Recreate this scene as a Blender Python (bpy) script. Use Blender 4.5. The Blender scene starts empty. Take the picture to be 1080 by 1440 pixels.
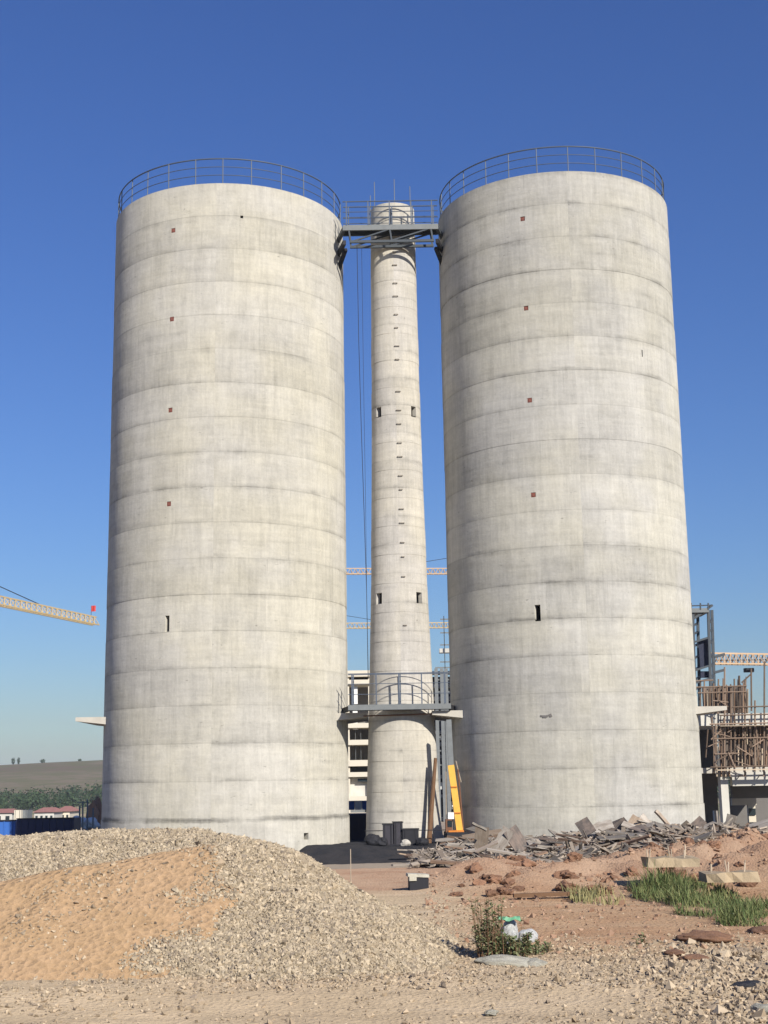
import bpy, bmesh, math, random
import numpy as np
from mathutils import Matrix, Vector

random.seed(7); rng = np.random.default_rng(11)
R_ = math.radians
sc = bpy.context.scene
col = sc.collection

# ------------------------------------------------------------------ camera
F_PX, PITCH, ROLL, CAM_Z = 1900.0, R_(11.432), R_(-0.9315), 1.6
cam = bpy.data.cameras.new('camera'); cam_o = bpy.data.objects.new('camera', cam); col.objects.link(cam_o)
cam.sensor_fit = 'VERTICAL'; cam.sensor_height = 36.0; cam.lens = F_PX / 1440 * 36.0
cam.clip_start = 0.1; cam.clip_end = 20000
cam_o.matrix_world = Matrix.Translation((0, 0, CAM_Z)) @ Matrix.Rotation(math.pi/2 + PITCH, 4, 'X') @ Matrix.Rotation(ROLL, 4, 'Z')
sc.camera = cam_o

# ------------------------------------------------------------------ sky and sun
SUN_AZ, SUN_EL = R_(29), R_(30)          # azimuth to the right of straight behind the camera
sdir = Vector((math.sin(SUN_AZ)*math.cos(SUN_EL), -math.cos(SUN_AZ)*math.cos(SUN_EL), math.sin(SUN_EL)))
world = bpy.data.worlds.new('World'); sc.world = world; world.use_nodes = True
wn = world.node_tree; wn.nodes.clear()
sky = wn.nodes.new('ShaderNodeTexSky'); sky.sky_type = 'NISHITA'; sky.sun_disc = False
sky.sun_elevation = SUN_EL; sky.sun_rotation = math.pi - SUN_AZ
sky.altitude = 1200; sky.air_density = 1.6; sky.dust_density = 1.8; sky.ozone_density = 10.0
bg = wn.nodes.new('ShaderNodeBackground'); bg.inputs['Strength'].default_value = 0.089
wo = wn.nodes.new('ShaderNodeOutputWorld')
hs = wn.nodes.new('ShaderNodeHueSaturation'); hs.inputs['Saturation'].default_value = 1.06; hs.inputs['Hue'].default_value = 0.516
wn.links.new(sky.outputs[0], hs.inputs['Color']); wn.links.new(hs.outputs[0], bg.inputs[0]); wn.links.new(bg.outputs[0], wo.inputs[0])
sun = bpy.data.lights.new('sun', 'SUN'); sun.energy = 5.0; sun.angle = R_(0.53); sun.color = (1.0, 0.945, 0.85)
sun_o = bpy.data.objects.new('sun', sun); col.objects.link(sun_o)
sun_o.rotation_euler = sdir.to_track_quat('Z', 'Y').to_euler(); sun_o.location = (30, -30, 60)
sc.view_settings.view_transform = 'Standard'; sc.view_settings.look = 'None'
sc.view_settings.exposure = 0.3; sc.view_settings.gamma = 1.0; sc.view_settings.use_curve_mapping = False

# ------------------------------------------------------------------ helpers
def at(px, py, Y):
    """photo pixel -> world point on the plane y = Y"""
    x = px - 540; y = 720 - py
    c, s = math.cos(ROLL), math.sin(ROLL)
    x, y = c*x - s*y, s*x + c*y
    d = Vector((x, F_PX*math.cos(PITCH) - y*math.sin(PITCH), F_PX*math.sin(PITCH) + y*math.cos(PITCH)))
    d *= Y / d.y
    return Vector((d.x, Y, d.z + CAM_Z))

def tag(o, label=None, cat=None, group=None, kind=None):
    if label: o['label'] = label
    if cat: o['category'] = cat
    if group: o['group'] = group
    if kind: o['kind'] = kind
    return o

def empty(name, loc=(0, 0, 0), rz=0.0, label=None, cat=None, group=None):
    o = bpy.data.objects.new(name, None); col.objects.link(o)
    o.location = loc; o.rotation_euler = (0, 0, rz); o.empty_display_size = 0.3
    return tag(o, label, cat, group)

def link(name, me, parent=None, loc=None, rot=None, scale=None):
    o = bpy.data.objects.new(name, me); col.objects.link(o)
    if parent: o.parent = parent
    if loc is not None: o.location = loc
    if rot is not None: o.rotation_euler = rot
    if scale is not None: o.scale = scale
    return o

class MB:
    def __init__(s): s.v = []; s.f = []
    def add(s, vs, fs):
        b = len(s.v); s.v += [tuple(p) for p in vs]; s.f += [tuple(i + b for i in f) for f in fs]; return s
    def box(s, c, size, rot=None):
        h = [a/2 for a in size]; c = Vector(c)
        vs = [Vector((x*h[0], y*h[1], z*h[2])) for x in (-1, 1) for y in (-1, 1) for z in (-1, 1)]
        if rot is not None: vs = [rot @ p for p in vs]
        return s.add([p + c for p in vs], [(0, 1, 3, 2), (4, 6, 7, 5), (0, 4, 5, 1), (2, 3, 7, 6), (0, 2, 6, 4), (1, 5, 7, 3)])
    def bar(s, p, q, w, h=None):
        p, q = Vector(p), Vector(q); d = q - p; h = h or w
        rot = d.to_track_quat('X', 'Z').to_matrix()
        return s.box((p + q)/2, (d.length, w, h), rot)
    def tube(s, p, q, r, n=6, r2=None):
        p, q = Vector(p), Vector(q); d = q - p; r2 = r if r2 is None else r2
        m = d.to_track_quat('Z', 'Y').to_matrix(); vs = []
        for k in range(n):
            a = 2*math.pi*k/n; e = m @ Vector((math.cos(a), math.sin(a), 0)); vs += [p + e*r, q + e*r2]
        fs = [(2*k, 2*((k+1) % n), 2*((k+1) % n)+1, 2*k+1) for k in range(n)]
        fs += [tuple(2*k for k in reversed(range(n))), tuple(2*k+1 for k in range(n))]
        return s.add(vs, fs)
    def path(s, pts, r, n=5):
        for a, b in zip(pts[:-1], pts[1:]): s.tube(a, b, r, n)
        return s
    def mesh(s, name, mat, smooth=False):
        me = bpy.data.meshes.new(name); me.from_pydata(s.v, [], s.f); me.validate()
        bm = bmesh.new(); bm.from_mesh(me); bmesh.ops.recalc_face_normals(bm, faces=bm.faces); bm.to_mesh(me); bm.free()
        if mat: me.materials.append(mat)
        if smooth: me.shade_smooth()
        return me
    def build(s, name, mat, parent=None, smooth=False):
        return link(name, s.mesh(name, mat, smooth), parent)

def np_mesh(name, V, Fq, mat, smooth=False, attr=None):
    """V (n,3), Fq (m,4) quads, fast"""
    me = bpy.data.meshes.new(name); V = np.asarray(V, np.float32); Fq = np.asarray(Fq, np.int32)
    k = Fq.shape[1]
    me.vertices.add(len(V)); me.vertices.foreach_set('co', V.ravel())
    me.loops.add(Fq.size); me.loops.foreach_set('vertex_index', Fq.ravel())
    me.polygons.add(len(Fq)); me.polygons.foreach_set('loop_start', np.arange(0, Fq.size, k, dtype=np.int32))
    me.update(calc_edges=True)
    if attr is not None:
        a = me.attributes.new('tone', 'FLOAT', 'POINT'); a.data.foreach_set('value', np.asarray(attr, np.float32))
    me.materials.append(mat)
    me.polygons.foreach_set('use_smooth', np.full(len(Fq), smooth))
    me.update()
    return me

# value noise for terrain
_T = rng.random((256, 256))
def vnoise(x, y):
    xi = np.floor(x).astype(int); yi = np.floor(y).astype(int); fx = x - xi; fy = y - yi
    fx = fx*fx*(3-2*fx); fy = fy*fy*(3-2*fy)
    g = lambda i, j: _T[i & 255, j & 255]
    return (g(xi, yi)*(1-fx)+g(xi+1, yi)*fx)*(1-fy) + (g(xi, yi+1)*(1-fx)+g(xi+1, yi+1)*fx)*fy
def fbm(x, y, o=4):
    s = 0; a = .5
    for k in range(o):
        s = s + a*(vnoise(x*2**k + 17.3*k, y*2**k + 9.1*k) - .5); a *= .5
    return s
def sstep(a, b, x):
    t = np.clip((x-a)/(b-a), 0, 1); return t*t*(3-2*t)

# ------------------------------------------------------------------ materials
class NT:
    def __init__(s, name):
        s.m = bpy.data.materials.new(name); s.m.use_nodes = True; s.t = s.m.node_tree; s.t.nodes.clear()
        s.out = s.t.nodes.new('ShaderNodeOutputMaterial'); s.b = s.t.nodes.new('ShaderNodeBsdfPrincipled')
        s.t.links.new(s.b.outputs[0], s.out.inputs[0])
    def n(s, typ, **kw):
        nd = s.t.nodes.new(typ)
        for k, v in kw.items(): setattr(nd, k, v)
        return nd
    def put(s, sock, v):
        if isinstance(v, bpy.types.NodeSocket): s.t.links.new(v, sock)
        elif isinstance(v, (tuple, list)) and len(v) == 3 and sock.type == 'RGBA': sock.default_value = (*v, 1)
        else: sock.default_value = v
    def math(s, op, a, b=0.0, c=0.0, clamp=False):
        nd = s.n('ShaderNodeMath', operation=op, use_clamp=clamp)
        for i, v in enumerate((a, b, c)): s.put(nd.inputs[i], v)
        return nd.outputs[0]
    def obj(s): return s.n('ShaderNodeTexCoord').outputs['Object']
    def pos(s): return s.n('ShaderNodeNewGeometry').outputs['Position']
    def sep(s, v):
        nd = s.n('ShaderNodeSeparateXYZ'); s.put(nd.inputs[0], v); return nd.outputs
    def comb(s, x, y, z):
        nd = s.n('ShaderNodeCombineXYZ')
        for i, v in enumerate((x, y, z)): s.put(nd.inputs[i], v)
        return nd.outputs[0]
    def noise(s, v, scale, detail=3.0, rough=.5, dist=0.0):
        nd = s.n('ShaderNodeTexNoise'); s.put(nd.inputs['Vector'], v); s.put(nd.inputs['Scale'], scale)
        s.put(nd.inputs['Detail'], detail); s.put(nd.inputs['Roughness'], rough); s.put(nd.inputs['Distortion'], dist)
        return nd.outputs[0]
    def white(s, v):
        nd = s.n('ShaderNodeTexWhiteNoise', noise_dimensions='3D'); s.put(nd.inputs['Vector'], v); return nd.outputs[0]
    def vor(s, v, scale, out='Distance'):
        nd = s.n('ShaderNodeTexVoronoi'); s.put(nd.inputs['Vector'], v); s.put(nd.inputs['Scale'], scale); return nd.outputs[out]
    def map(s, v, a, b, c=0.0, d=1.0, smooth=True):
        nd = s.n('ShaderNodeMapRange', interpolation_type='SMOOTHSTEP' if smooth else 'LINEAR')
        for i, q in enumerate((v, a, b, c, d)): s.put(nd.inputs[i], q)
        return nd.outputs[0]
    def mix(s, f, a, b, blend='MIX'):
        nd = s.n('ShaderNodeMix', data_type='RGBA', blend_type=blend)
        s.put(nd.inputs[0], f); s.put(nd.inputs[6], a); s.put(nd.inputs[7], b); return nd.outputs[2]
    def gain(s, c, f):
        nd = s.n('ShaderNodeVectorMath', operation='SCALE'); s.put(nd.inputs[0], c); s.put(nd.inputs['Scale'], f); return nd.outputs[0]
    def rand(s): return s.n('ShaderNodeObjectInfo').outputs['Random']
    def attr(s, name): return s.n('ShaderNodeAttribute', attribute_name=name).outputs['Fac']
    def bump(s, h, dist=.02, strength=1.0):
        nd = s.n('ShaderNodeBump'); s.put(nd.inputs['Height'], h); nd.inputs['Distance'].default_value = dist
        nd.inputs['Strength'].default_value = strength; s.t.links.new(nd.outputs[0], s.b.inputs['Normal'])
    def done(s, colr, rough=.9, metal=0.0, spec=.25, drough=.0):
        s.put(s.b.inputs['Base Color'], colr); s.put(s.b.inputs['Roughness'], rough); s.put(s.b.inputs['Metallic'], metal)
        s.b.inputs['Specular IOR Level'].default_value = spec
        if 'Diffuse Roughness' in s.b.inputs: s.b.inputs['Diffuse Roughness'].default_value = drough
        return s.m

def concrete_wall(name, rad, ztop, lift, seed, base=(.425, .40, .33), foot=None):
    t = NT(name); X, Y, Z = t.sep(t.obj())
    th = t.math('ARCTAN2', X, Y); u = t.math('MULTIPLY', th, rad)
    uz = t.comb(u, Z, seed)
    lz = t.math('DIVIDE', t.math('SUBTRACT', ztop, Z), lift); li = t.math('FLOOR', lz); fr = t.math('FRACT', lz)
    tone = t.white(t.comb(li, seed, 3.0))
    pshift = t.math('MULTIPLY', t.white(t.comb(li, seed, 9.0)), .35)
    pu = t.math('ADD', t.math('DIVIDE', u, 1.22), pshift); pi_ = t.math('FLOOR', pu); pf = t.math('FRACT', pu)
    ptone = t.white(t.comb(li, pi_, seed))
    blot = t.noise(uz, .35, 4, .6); blot2 = t.noise(uz, 1.6, 4, .65, .4)
    streak = t.noise(t.comb(t.math('MULTIPLY', u, 3.2), t.math('MULTIPLY', Z, .35), seed), 1.0, 4, .6)
    hstr = t.noise(t.comb(t.math('MULTIPLY', u, .35), t.math('MULTIPLY', Z, 3.0), seed), 1.0, 4, .65)
    fine = t.noise(uz, 9, 4, .65)
    streak2 = t.noise(t.comb(t.math('MULTIPLY', u, 9.0), t.math('MULTIPLY', Z, .9), seed + 3), 1.0, 4, .65)
    # irregular stained bands along the pour joints
    wob = t.math('MULTIPLY', t.math('SUBTRACT', t.noise(uz, 1.3, 3, .6), .5), .16)
    d = t.math('ADD', fr, wob)
    below = t.map(d, .0, .17, 1.0, 0.0); above = t.map(d, .86, 1.0, 0.0, .85)
    band = t.math('MAXIMUM', t.math('MULTIPLY', below, .55), above)
    bmask = t.map(t.noise(t.comb(t.math('MULTIPLY', u, .45), t.math('MULTIPLY', Z, 1.1), seed + 5), 1.0, 4, .6), .38, .62)
    lk = t.math('ADD', .25, t.math('MULTIPLY', t.white(t.comb(li, seed, 21.0)), 1.1))
    brk = t.map(t.noise(t.comb(t.math('MULTIPLY', u, 1.1), t.math('MULTIPLY', Z, 5.0), seed + 7), 1.0, 4, .65), .36, .60, .25, 1.0)
    stain = t.math('MULTIPLY', t.math('MULTIPLY', band, brk), t.math('MULTIPLY', lk, t.math('ADD', t.math('MULTIPLY', bmask, 1.0), .04)))
    line = t.math('MULTIPLY', t.map(t.math('ABSOLUTE', t.math('SUBTRACT', fr, .5)), .478, .492), t.map(t.noise(t.comb(t.math('MULTIPLY', u, .9), li, seed), 1.0, 4, .65), .34, .56, .15, 1.0))
    # a second faint band in the middle of many lifts
    mid = t.map(t.math('ABSOLUTE', t.math('SUBTRACT', d, .5)), 0.0, .09, 1.0, 0.0)
    mid = t.math('MULTIPLY', mid, t.map(t.noise(t.comb(t.math('MULTIPLY', u, .4), t.math('MULTIPLY', Z, .9), seed + 11), 1.0, 4, .6), .52, .68))
    seam = t.map(t.math('ABSOLUTE', t.math('SUBTRACT', pf, .5)), .487, .5, 0.0, 1.0)
    seam = t.math('MULTIPLY', seam, t.map(t.noise(t.comb(u, t.math('MULTIPLY', Z, .8), seed + 2), 1.0, 3), .45, .65))
    pits = t.math('MULTIPLY', t.map(t.noise(t.comb(t.math('MULTIPLY', u, 5), t.math('MULTIPLY', Z, 14), seed), 1.0, 2, .5), .68, .74), t.map(t.noise(uz, .9, 3), .52, .62))
    g = t.math('ADD', .725, t.math('MULTIPLY', tone, .10))
    g = t.math('ADD', g, t.math('MULTIPLY', ptone, .08))
    for nd, k in ((blot, .16), (blot2, .26), (streak, .24), (streak2, .32), (hstr, .30), (fine, .22)):
        g = t.math('ADD', g, t.math('MULTIPLY', t.math('SUBTRACT', nd, .5), k))
    g = t.math('SUBTRACT', g, t.math('MULTIPLY', stain, .26)); g = t.math('SUBTRACT', g, t.math('MULTIPLY', mid, .09))
    g = t.math('SUBTRACT', g, t.math('MULTIPLY', seam, .16)); g = t.math('SUBTRACT', g, t.math('MULTIPLY', pits, .32)); g = t.math('SUBTRACT', g, t.math('MULTIPLY', line, .11))
    if foot is not None:
        fz = t.math('ADD', t.math('ABSOLUTE', t.math('SUBTRACT', Z, t.math('ADD', foot, t.math('MULTIPLY', t.math('SUBTRACT', t.noise(uz, .8, 4, .6), .5), .16)))), t.math('MULTIPLY', t.math('SUBTRACT', t.noise(uz, 6, 3, .6), .5), .1))
        fl = t.math('MULTIPLY', t.map(fz, .05, .13, 1.0, 0.0), t.map(t.noise(uz, .5, 3, .6), .3, .5)); g = t.math('SUBTRACT', g, t.math('MULTIPLY', fl, .30))
    warm = t.noise(uz, .22, 3, .6)
    c = t.mix(t.map(warm, .35, .65), base, (base[0]*.97, base[1]*.985, base[2]*1.06))
    c = t.mix(t.math('MULTIPLY', stain, .3), c, (.34, .325, .29))
    c = t.gain(c, t.math('MULTIPLY', g, 1.40))
    h = t.math('ADD', t.math('MULTIPLY', fine, .3), t.math('ADD', t.math('MULTIPLY', hstr, .6), t.math('MULTIPLY', blot2, .5)))
    t.bump(h, .03, .6)
    return t.done(c, .95, spec=.12, drough=.35)

def simple(name, c, rough=.8, var=.15, scale=3.0, metal=0.0, bump=0.0, objvar=.0, c2=None, spec=.25, stretch=None):
    t = NT(name); v = t.obj()
    if stretch:
        X, Y, Z = t.sep(v); v = t.comb(t.math('MULTIPLY', X, stretch[0]), t.math('MULTIPLY', Y, stretch[1]), t.math('MULTIPLY', Z, stretch[2]))
    ln = t.n('ShaderNodeVectorMath', operation='ADD'); t.put(ln.inputs[0], v); t.put(ln.inputs[1], t.comb(t.math('MULTIPLY', t.rand(), 37.0), t.math('MULTIPLY', t.rand(), 91.0), 0.0))
    v = ln.outputs[0]
    nz = t.noise(v, scale, 5, .62)
    g = t.math('ADD', 1 - var, t.math('MULTIPLY', nz, 2*var))
    if objvar: g = t.math('MULTIPLY', g, t.math('ADD', 1 - objvar, t.math('MULTIPLY', t.rand(), 2*objvar)))
    cc = c
    if c2: cc = t.mix(t.map(t.noise(v, scale*.45, 4, .6), .4, .62), c, c2)
    cc = t.gain(cc, g) if c2 else t.gain(t.comb(*c), g)
    if bump: t.bump(t.noise(v, scale*4, 4, .65), bump, .8)
    return t.done(cc, rough, metal, spec)

M = {}
ZT = 27.08
M['silo_a'] = concrete_wall('silo_concrete_a', 5.25, ZT, 1.484, 1.7, foot=.37)
M['silo_b'] = concrete_wall('silo_concrete_b', 5.25, ZT, 1.468, 8.3, (.415, .395, .335))
M['chimney'] = concrete_wall('chimney_concrete', 1.3, 28.0, 1.25, 4.1, (.44, .41, .345))
M['slab'] = simple('slab_concrete', (.46, .43, .37), .9, .2, 2.5, bump=.01)
M['frame_c'] = simple('frame_concrete', (.58, .56, .50), .9, .14, .8, bump=.01, c2=(.50, .48, .43))
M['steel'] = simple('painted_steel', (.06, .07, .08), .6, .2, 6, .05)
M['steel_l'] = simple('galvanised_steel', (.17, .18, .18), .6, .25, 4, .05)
M['rail'] = simple('rail_steel', (.085, .105, .14), .5, .2, 5, .05)
M['plate'] = simple('red_plate', (.22, .08, .06), .8, .4, 18)
M['iron_stub'] = simple('stained_iron', (.27, .24, .20), .9, .3, 9)
M['dark'] = simple('dark_metal', (.022, .022, .026), .7, .3, 3)
M['rust'] = simple('rusty_steel', (.17, .085, .05), .85, .35, 9, .1, bump=.004)
M['shaded_broken'] = simple('shaded_broken_concrete', (.16, .15, .14), .95, .2, 2)  # darker concrete copy with shade in its colour, also used for broken concrete
M['sack'] = simple('white_sack', (.66, .66, .64), .7, .18, 9, bump=.02, c2=(.50, .50, .49))
M['green_bag'] = simple('green_sheet', (.12, .32, .18), .5, .2, 6)
M['lime'] = simple('pale_mortar', (.50, .47, .38), .95, .2, 6, bump=.02, c2=(.40, .37, .29))
M['pile_cap'] = simple('raw_concrete_cap', (.40, .31, .20), .95, .2, 3, bump=.02, c2=(.33, .26, .17))
M['yellow'] = simple('crane_yellow', (.72, .40, .07), .5, .18, 3, .0)
M['orange'] = simple('machine_orange', (.55, .19, .03), .55, .2, 3)
M['white'] = simple('white_paint', (.74, .73, .69), .7, .1, 3)
M['tile'] = simple('red_roof', (.32, .15, .125), .8, .2, 1.5)
M['cream'] = simple('cream_wall', (.62, .56, .45), .85, .12, 1.2)
M['navy'] = simple('navy_sheet', (.018, .025, .075), .5, .25, .7)
M['blue'] = simple('blue_sheet', (.04, .13, .42), .5, .15, .7)
M['glass'] = simple('window_glass', (.02, .03, .035), .15, .1, 1, spec=.5)
M['netting'] = simple('dark_netting', (.035, .04, .065), .9, .5, 1.2)
M['crane_paint'] = simple('crane_lattice_paint', (.50, .35, .22), .6, .2, .6)
M['crane_pale'] = simple('crane_pale_paint', (.48, .36, .19), .6, .2, .6)
M['flag'] = simple('red_flag', (.55, .06, .05), .7, .1, 2)
M['timber'] = simple('timber', (.25, .165, .11), .85, .25, 3, objvar=.4, c2=(.17, .11, .075), stretch=(6, 6, .6))
M['bamboo'] = simple('pale_timber', (.42, .34, .25), .85, .2, 3, objvar=.3, stretch=(6, 6, .6))
M['pole'] = simple('scaffold_tube', (.21, .15, .11), .6, .3, 2, .2, objvar=.4)
M['shade_black'] = simple('shade_black_ground', (.02, .021, .026), .95, .4, 3, bump=.05, c2=(.032, .03, .033))  # near-black that paints the shade on the ground between the silos
M['clod'] = simple('earth_clod', (.30, .165, .10), .95, .3, 5, bump=.03, objvar=.25)
M['stick'] = simple('dry_stem', (.16, .09, .05), .9, .3, 8)

def plywood(name, a, b, edge):
    t = NT(name); v = t.obj(); X, Y, Z = t.sep(v)
    r = t.rand()
    w = t.comb(t.math('ADD', t.math('MULTIPLY', X, 1.2), t.math('MULTIPLY', r, 53.0)), t.math('MULTIPLY', Y, 6.0), t.math('MULTIPLY', r, 17.0))
    grain = t.noise(w, 1.8, 5, .65, .3); bl = t.noise(t.comb(t.math('ADD', X, t.math('MULTIPLY', r, 31.0)), Y, 0.0), 2.2, 4, .6)
    c = t.mix(t.map(bl, .35, .65), a, b)
    c = t.mix(t.math('MULTIPLY', t.map(t.white(t.comb(r, 1.0, 2.0)), .75, .95), .6), c, edge)
    g = t.math('MULTIPLY', t.math('ADD', .55, t.math('MULTIPLY', grain, .9)), t.math('ADD', .55, t.math('MULTIPLY', t.white(t.comb(r, 5.0, 2.0)), .8)))
    t.bump(grain, .01, .5)
    return t.done(t.gain(c, g), .85, spec=.2)
M['ply'] = plywood('weathered_plywood', (.33, .295, .25), (.225, .19, .155), (.36, .25, .16))
M['ply_dark'] = plywood('stained_plywood', (.10, .085, .075), (.18, .14, .115), (.22, .13, .08))

def stone_mat(name, a, b, c3):
    t = NT(name); r = t.attr('tone'); v = t.obj()
    c = t.mix(t.map(r, .0, 1.0, smooth=False), a, b)
    c = t.mix(t.map(t.math('FRACT', t.math('MULTIPLY', r, 17.3)), .82, .9), c, c3)
    g = t.math('ADD', .72, t.math('MULTIPLY', t.noise(v, 30, 3, .6), .5))
    g = t.math('MULTIPLY', g, t.math('ADD', .72, t.math('MULTIPLY', t.math('FRACT', t.math('MULTIPLY', r, 7.7)), .56)))
    return t.done(t.gain(c, g), .9, spec=.2)
M['stones'] = stone_mat('crushed_stone', (.37, .295, .20), (.43, .355, .25), (.26, .21, .155))
M['pebbles'] = stone_mat('loose_pebbles', (.36, .27, .175), (.43, .345, .24), (.25, .195, .14))

def heap_mat(name, a, b, dark, sc_=1.0):
    t = NT(name); p = t.pos()
    n1 = t.noise(p, 1.1, 5, .6); n2 = t.noise(p, 6*sc_, 5, .65); n3 = t.noise(p, 38*sc_, 4, .7)
    v = t.vor(p, 26*sc_)
    c = t.mix(t.map(n1, .38, .62), a, b)
    c = t.mix(t.math('MULTIPLY', t.map(n2, .52, .72), .6), c, dark)
    g = t.math('ADD', .62, t.math('ADD', t.math('MULTIPLY', n3, .55), t.math('MULTIPLY', v, .25)))
    t.bump(t.math('ADD', t.math('MULTIPLY', n3, .7), t.math('ADD', n2, v)), .05, .9)
    return t.done(t.gain(c, g), .97, spec=.1, drough=.6)
M['gravel_body'] = heap_mat('gravel_body', (.36, .30, .22), (.41, .345, .26), (.26, .215, .16))
M['sand'] = heap_mat('orange_sand', (.375, .25, .14), (.395, .265, .155), (.31, .205, .115), .6)

def ground_mat():
    t = NT('site_ground'); p = t.pos(); X, Y, Z = t.sep(p)
    wob = t.math('MULTIPLY', t.math('SUBTRACT', t.noise(p, .55, 5, .6), .5), 5.0)
    wob2 = t.math('MULTIPLY', t.math('SUBTRACT', t.noise(p, 1.7, 5, .6), .5), 2.2)
    Yw = t.math('ADD', Y, t.math('MULTIPLY', wob, .55)); Xw = t.math('ADD', X, wob2)
    tan = t.mix(t.map(t.noise(p, .8, 5, .6), .35, .65), (.40, .31, .205), (.45, .35, .235))
    # stretched bands left by wheels
    tr = t.noise(t.comb(t.math('MULTIPLY', X, .22), t.math('MULTIPLY', Y, 2.4), 0.0), 1.0, 5, .6)
    tan = t.mix(t.math('MULTIPLY', t.map(tr, .5, .66), .55), tan, (.33, .255, .17))
    tan = t.mix(t.math('MULTIPLY', t.map(tr, .30, .42, 1.0, 0.0), .5), tan, (.52, .44, .335))
    red = t.mix(t.map(t.noise(p, .7, 5, .6), .36, .64), (.335, .205, .12), (.365, .245, .15))
    red = t.mix(t.math('MULTIPLY', t.map(tr, .5, .64), .5), red, (.42, .295, .19))
    rm = t.math('MULTIPLY', t.map(Yw, 12.6, 14.2), t.map(Xw, .3, 1.6))
    c = t.mix(rm, tan, red)
    earth = t.mix(t.map(t.noise(p, .9, 5, .65), .36, .62), (.32, .20, .13), (.38, .26, .175))
    c = t.mix(t.map(Yw, 20.0, 22.5), c, earth)
    site = t.mix(t.map(t.noise(p, .15, 5, .65), .36, .62), (.30, .24, .18), (.24, .20, .16))
    c = t.mix(t.map(Yw, 34, 46), c, site)
    far = t.mix(t.map(t.noise(p, .012, 4, .6), .4, .6), (.13, .13, .07), (.24, .19, .13))
    c = t.mix(t.map(Y, 150, 230), c, far)
    n3 = t.noise(p, 32, 4, .7); n2 = t.noise(p, 7, 5, .65); v = t.vor(p, 24)
    g = t.math('ADD', .66, t.math('ADD', t.math('MULTIPLY', n3, .45), t.math('MULTIPLY', n2, .25)))
    t.bump(t.math('ADD', t.math('MULTIPLY', n3, .6), t.math('ADD', t.math('MULTIPLY', n2, 1.3), t.math('MULTIPLY', v, .5))), .04, .8)
    return t.done(t.gain(c, g), .97, spec=.1, drough=.6)
M['ground'] = ground_mat()

def leafy(name, a, b, transl=.0):
    t = NT(name); r = t.attr('tone')
    c = t.mix(r, a, b)
    return t.done(c, .75, spec=.15)
M['grass'] = leafy('grass_blades', (.075, .12, .04), (.24, .235, .10))
M['weed'] = leafy('weed_leaves', (.10, .135, .055), (.27, .26, .14))
M['wood'] = leafy('far_foliage', (.024, .046, .022), (.055, .08, .036))
def hill_mat():
    t = NT('hill_fields'); p = t.pos(); X, Y, Z = t.sep(p)
    n1 = t.noise(t.comb(t.math('MULTIPLY', X, .006), t.math('MULTIPLY', Y, .004), t.math('MULTIPLY', Z, .10)), 1.0, 5, .6)
    n2 = t.noise(p, .06, 5, .65)
    c = t.mix(t.map(n1, .42, .58), (.155, .115, .08), (.195, .155, .105))
    c = t.mix(t.map(Z, 17.0, 20.0, 0.0, .8), c, (.13, .15, .075))
    c = t.mix(t.math('MULTIPLY', t.map(n2, .40, .58), .85), c, (.135, .13, .065))
    return t.done(c, .97, spec=.05)
M['hill'] = hill_mat()

# ------------------------------------------------------------------ terrain
def ground_z(x, y):
    x = np.asarray(x, float); y = np.asarray(y, float)
    z = -1.2*sstep(25, 47, y) - 2.8*sstep(85, 240, y)
    near = 1 - sstep(60, 140, np.hypot(x, y))
    z = z + near*(.05*fbm(x*.35, y*.35) + .06*fbm(x*1.3+5, y*1.6+3) + .035*fbm(x*5, y*5, 3))
    # ruts across the foreground
    z = z + .03*np.sin(y*2.3 + .3*np.sin(x*.4))*(1-sstep(14, 18, y))*sstep(4, 8, y)
    # spoil bank in front of the debris, higher towards the right
    w = fbm(x*.5+3, y*.4)*2.2
    hb = .30 + .34*sstep(3.2, 6.5, x)
    bank = sstep(0.2, 1.6, x + .4*w)*np.exp(-((y - 23.2 - .25*w)/1.9)**2)*hb
    z = z + bank*(1 + 1.6*fbm(x*1.8, y*1.8)) + sstep(.05, .2, bank)*.16*fbm(x*3.5+9, y*3.5)
    # soil heaped under the debris
    m2 = sstep(2.0, 6.0, x)*(1-sstep(16, 20, x))*np.exp(-((y-35)/5.5)**2)*.75
    z = z + m2*(1+1.2*fbm(x*.6, y*.6))
    return z

def axis(lo, a, b, hi, step, g=1.16):
    mid = list(np.arange(a, b, step)); out = []; s = step; v = a
    while v > lo: s *= g; v -= s; out.append(v)
    up = []; s = step; v = mid[-1]
    while v < hi: s *= g; v += s; up.append(v)
    return np.array(out[::-1] + mid + up)
xs = axis(-5000, -8.0, 14.0, 5000, .12); ys = axis(-300, 7.0, 48.0, 6000, .13)
def grid(xs, ys, zf):
    X, Y = np.meshgrid(xs, ys, indexing='xy'); Z = zf(X, Y)
    V = np.stack([X, Y, Z], -1).reshape(-1, 3); nx, ny = len(xs), len(ys)
    i = np.arange(nx-1)[None, :] + nx*np.arange(ny-1)[:, None]
    Fq = np.stack([i, i+1, i+1+nx, i+nx], -1).reshape(-1, 4)
    return V, Fq
V, Fq = grid(xs, ys, ground_z)
tag(link('ground', np_mesh('ground', V, Fq, M['ground'], True)), kind='structure')

# ------------------------------------------------------------------ hills far behind
def hill_z(x, y):
    c = 18.6 + 2.6*sstep(-270, -160, x) + 1.2*np.sin(x*.006+1) + 5*fbm(x*.004, y*.004)
    t = sstep(420, 900, y)
    return -5.5 + (c + 5.5)*t - 20*sstep(1300, 2500, y)
hx = np.linspace(-2600, 2600, 160); hy = np.concatenate([np.linspace(400, 950, 40), np.linspace(980, 2600, 16)])
V, Fq = grid(hx, hy, hill_z)
tag(link('hills', np_mesh('hills', V, Fq, M['hill'], True)), kind='structure')

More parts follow.
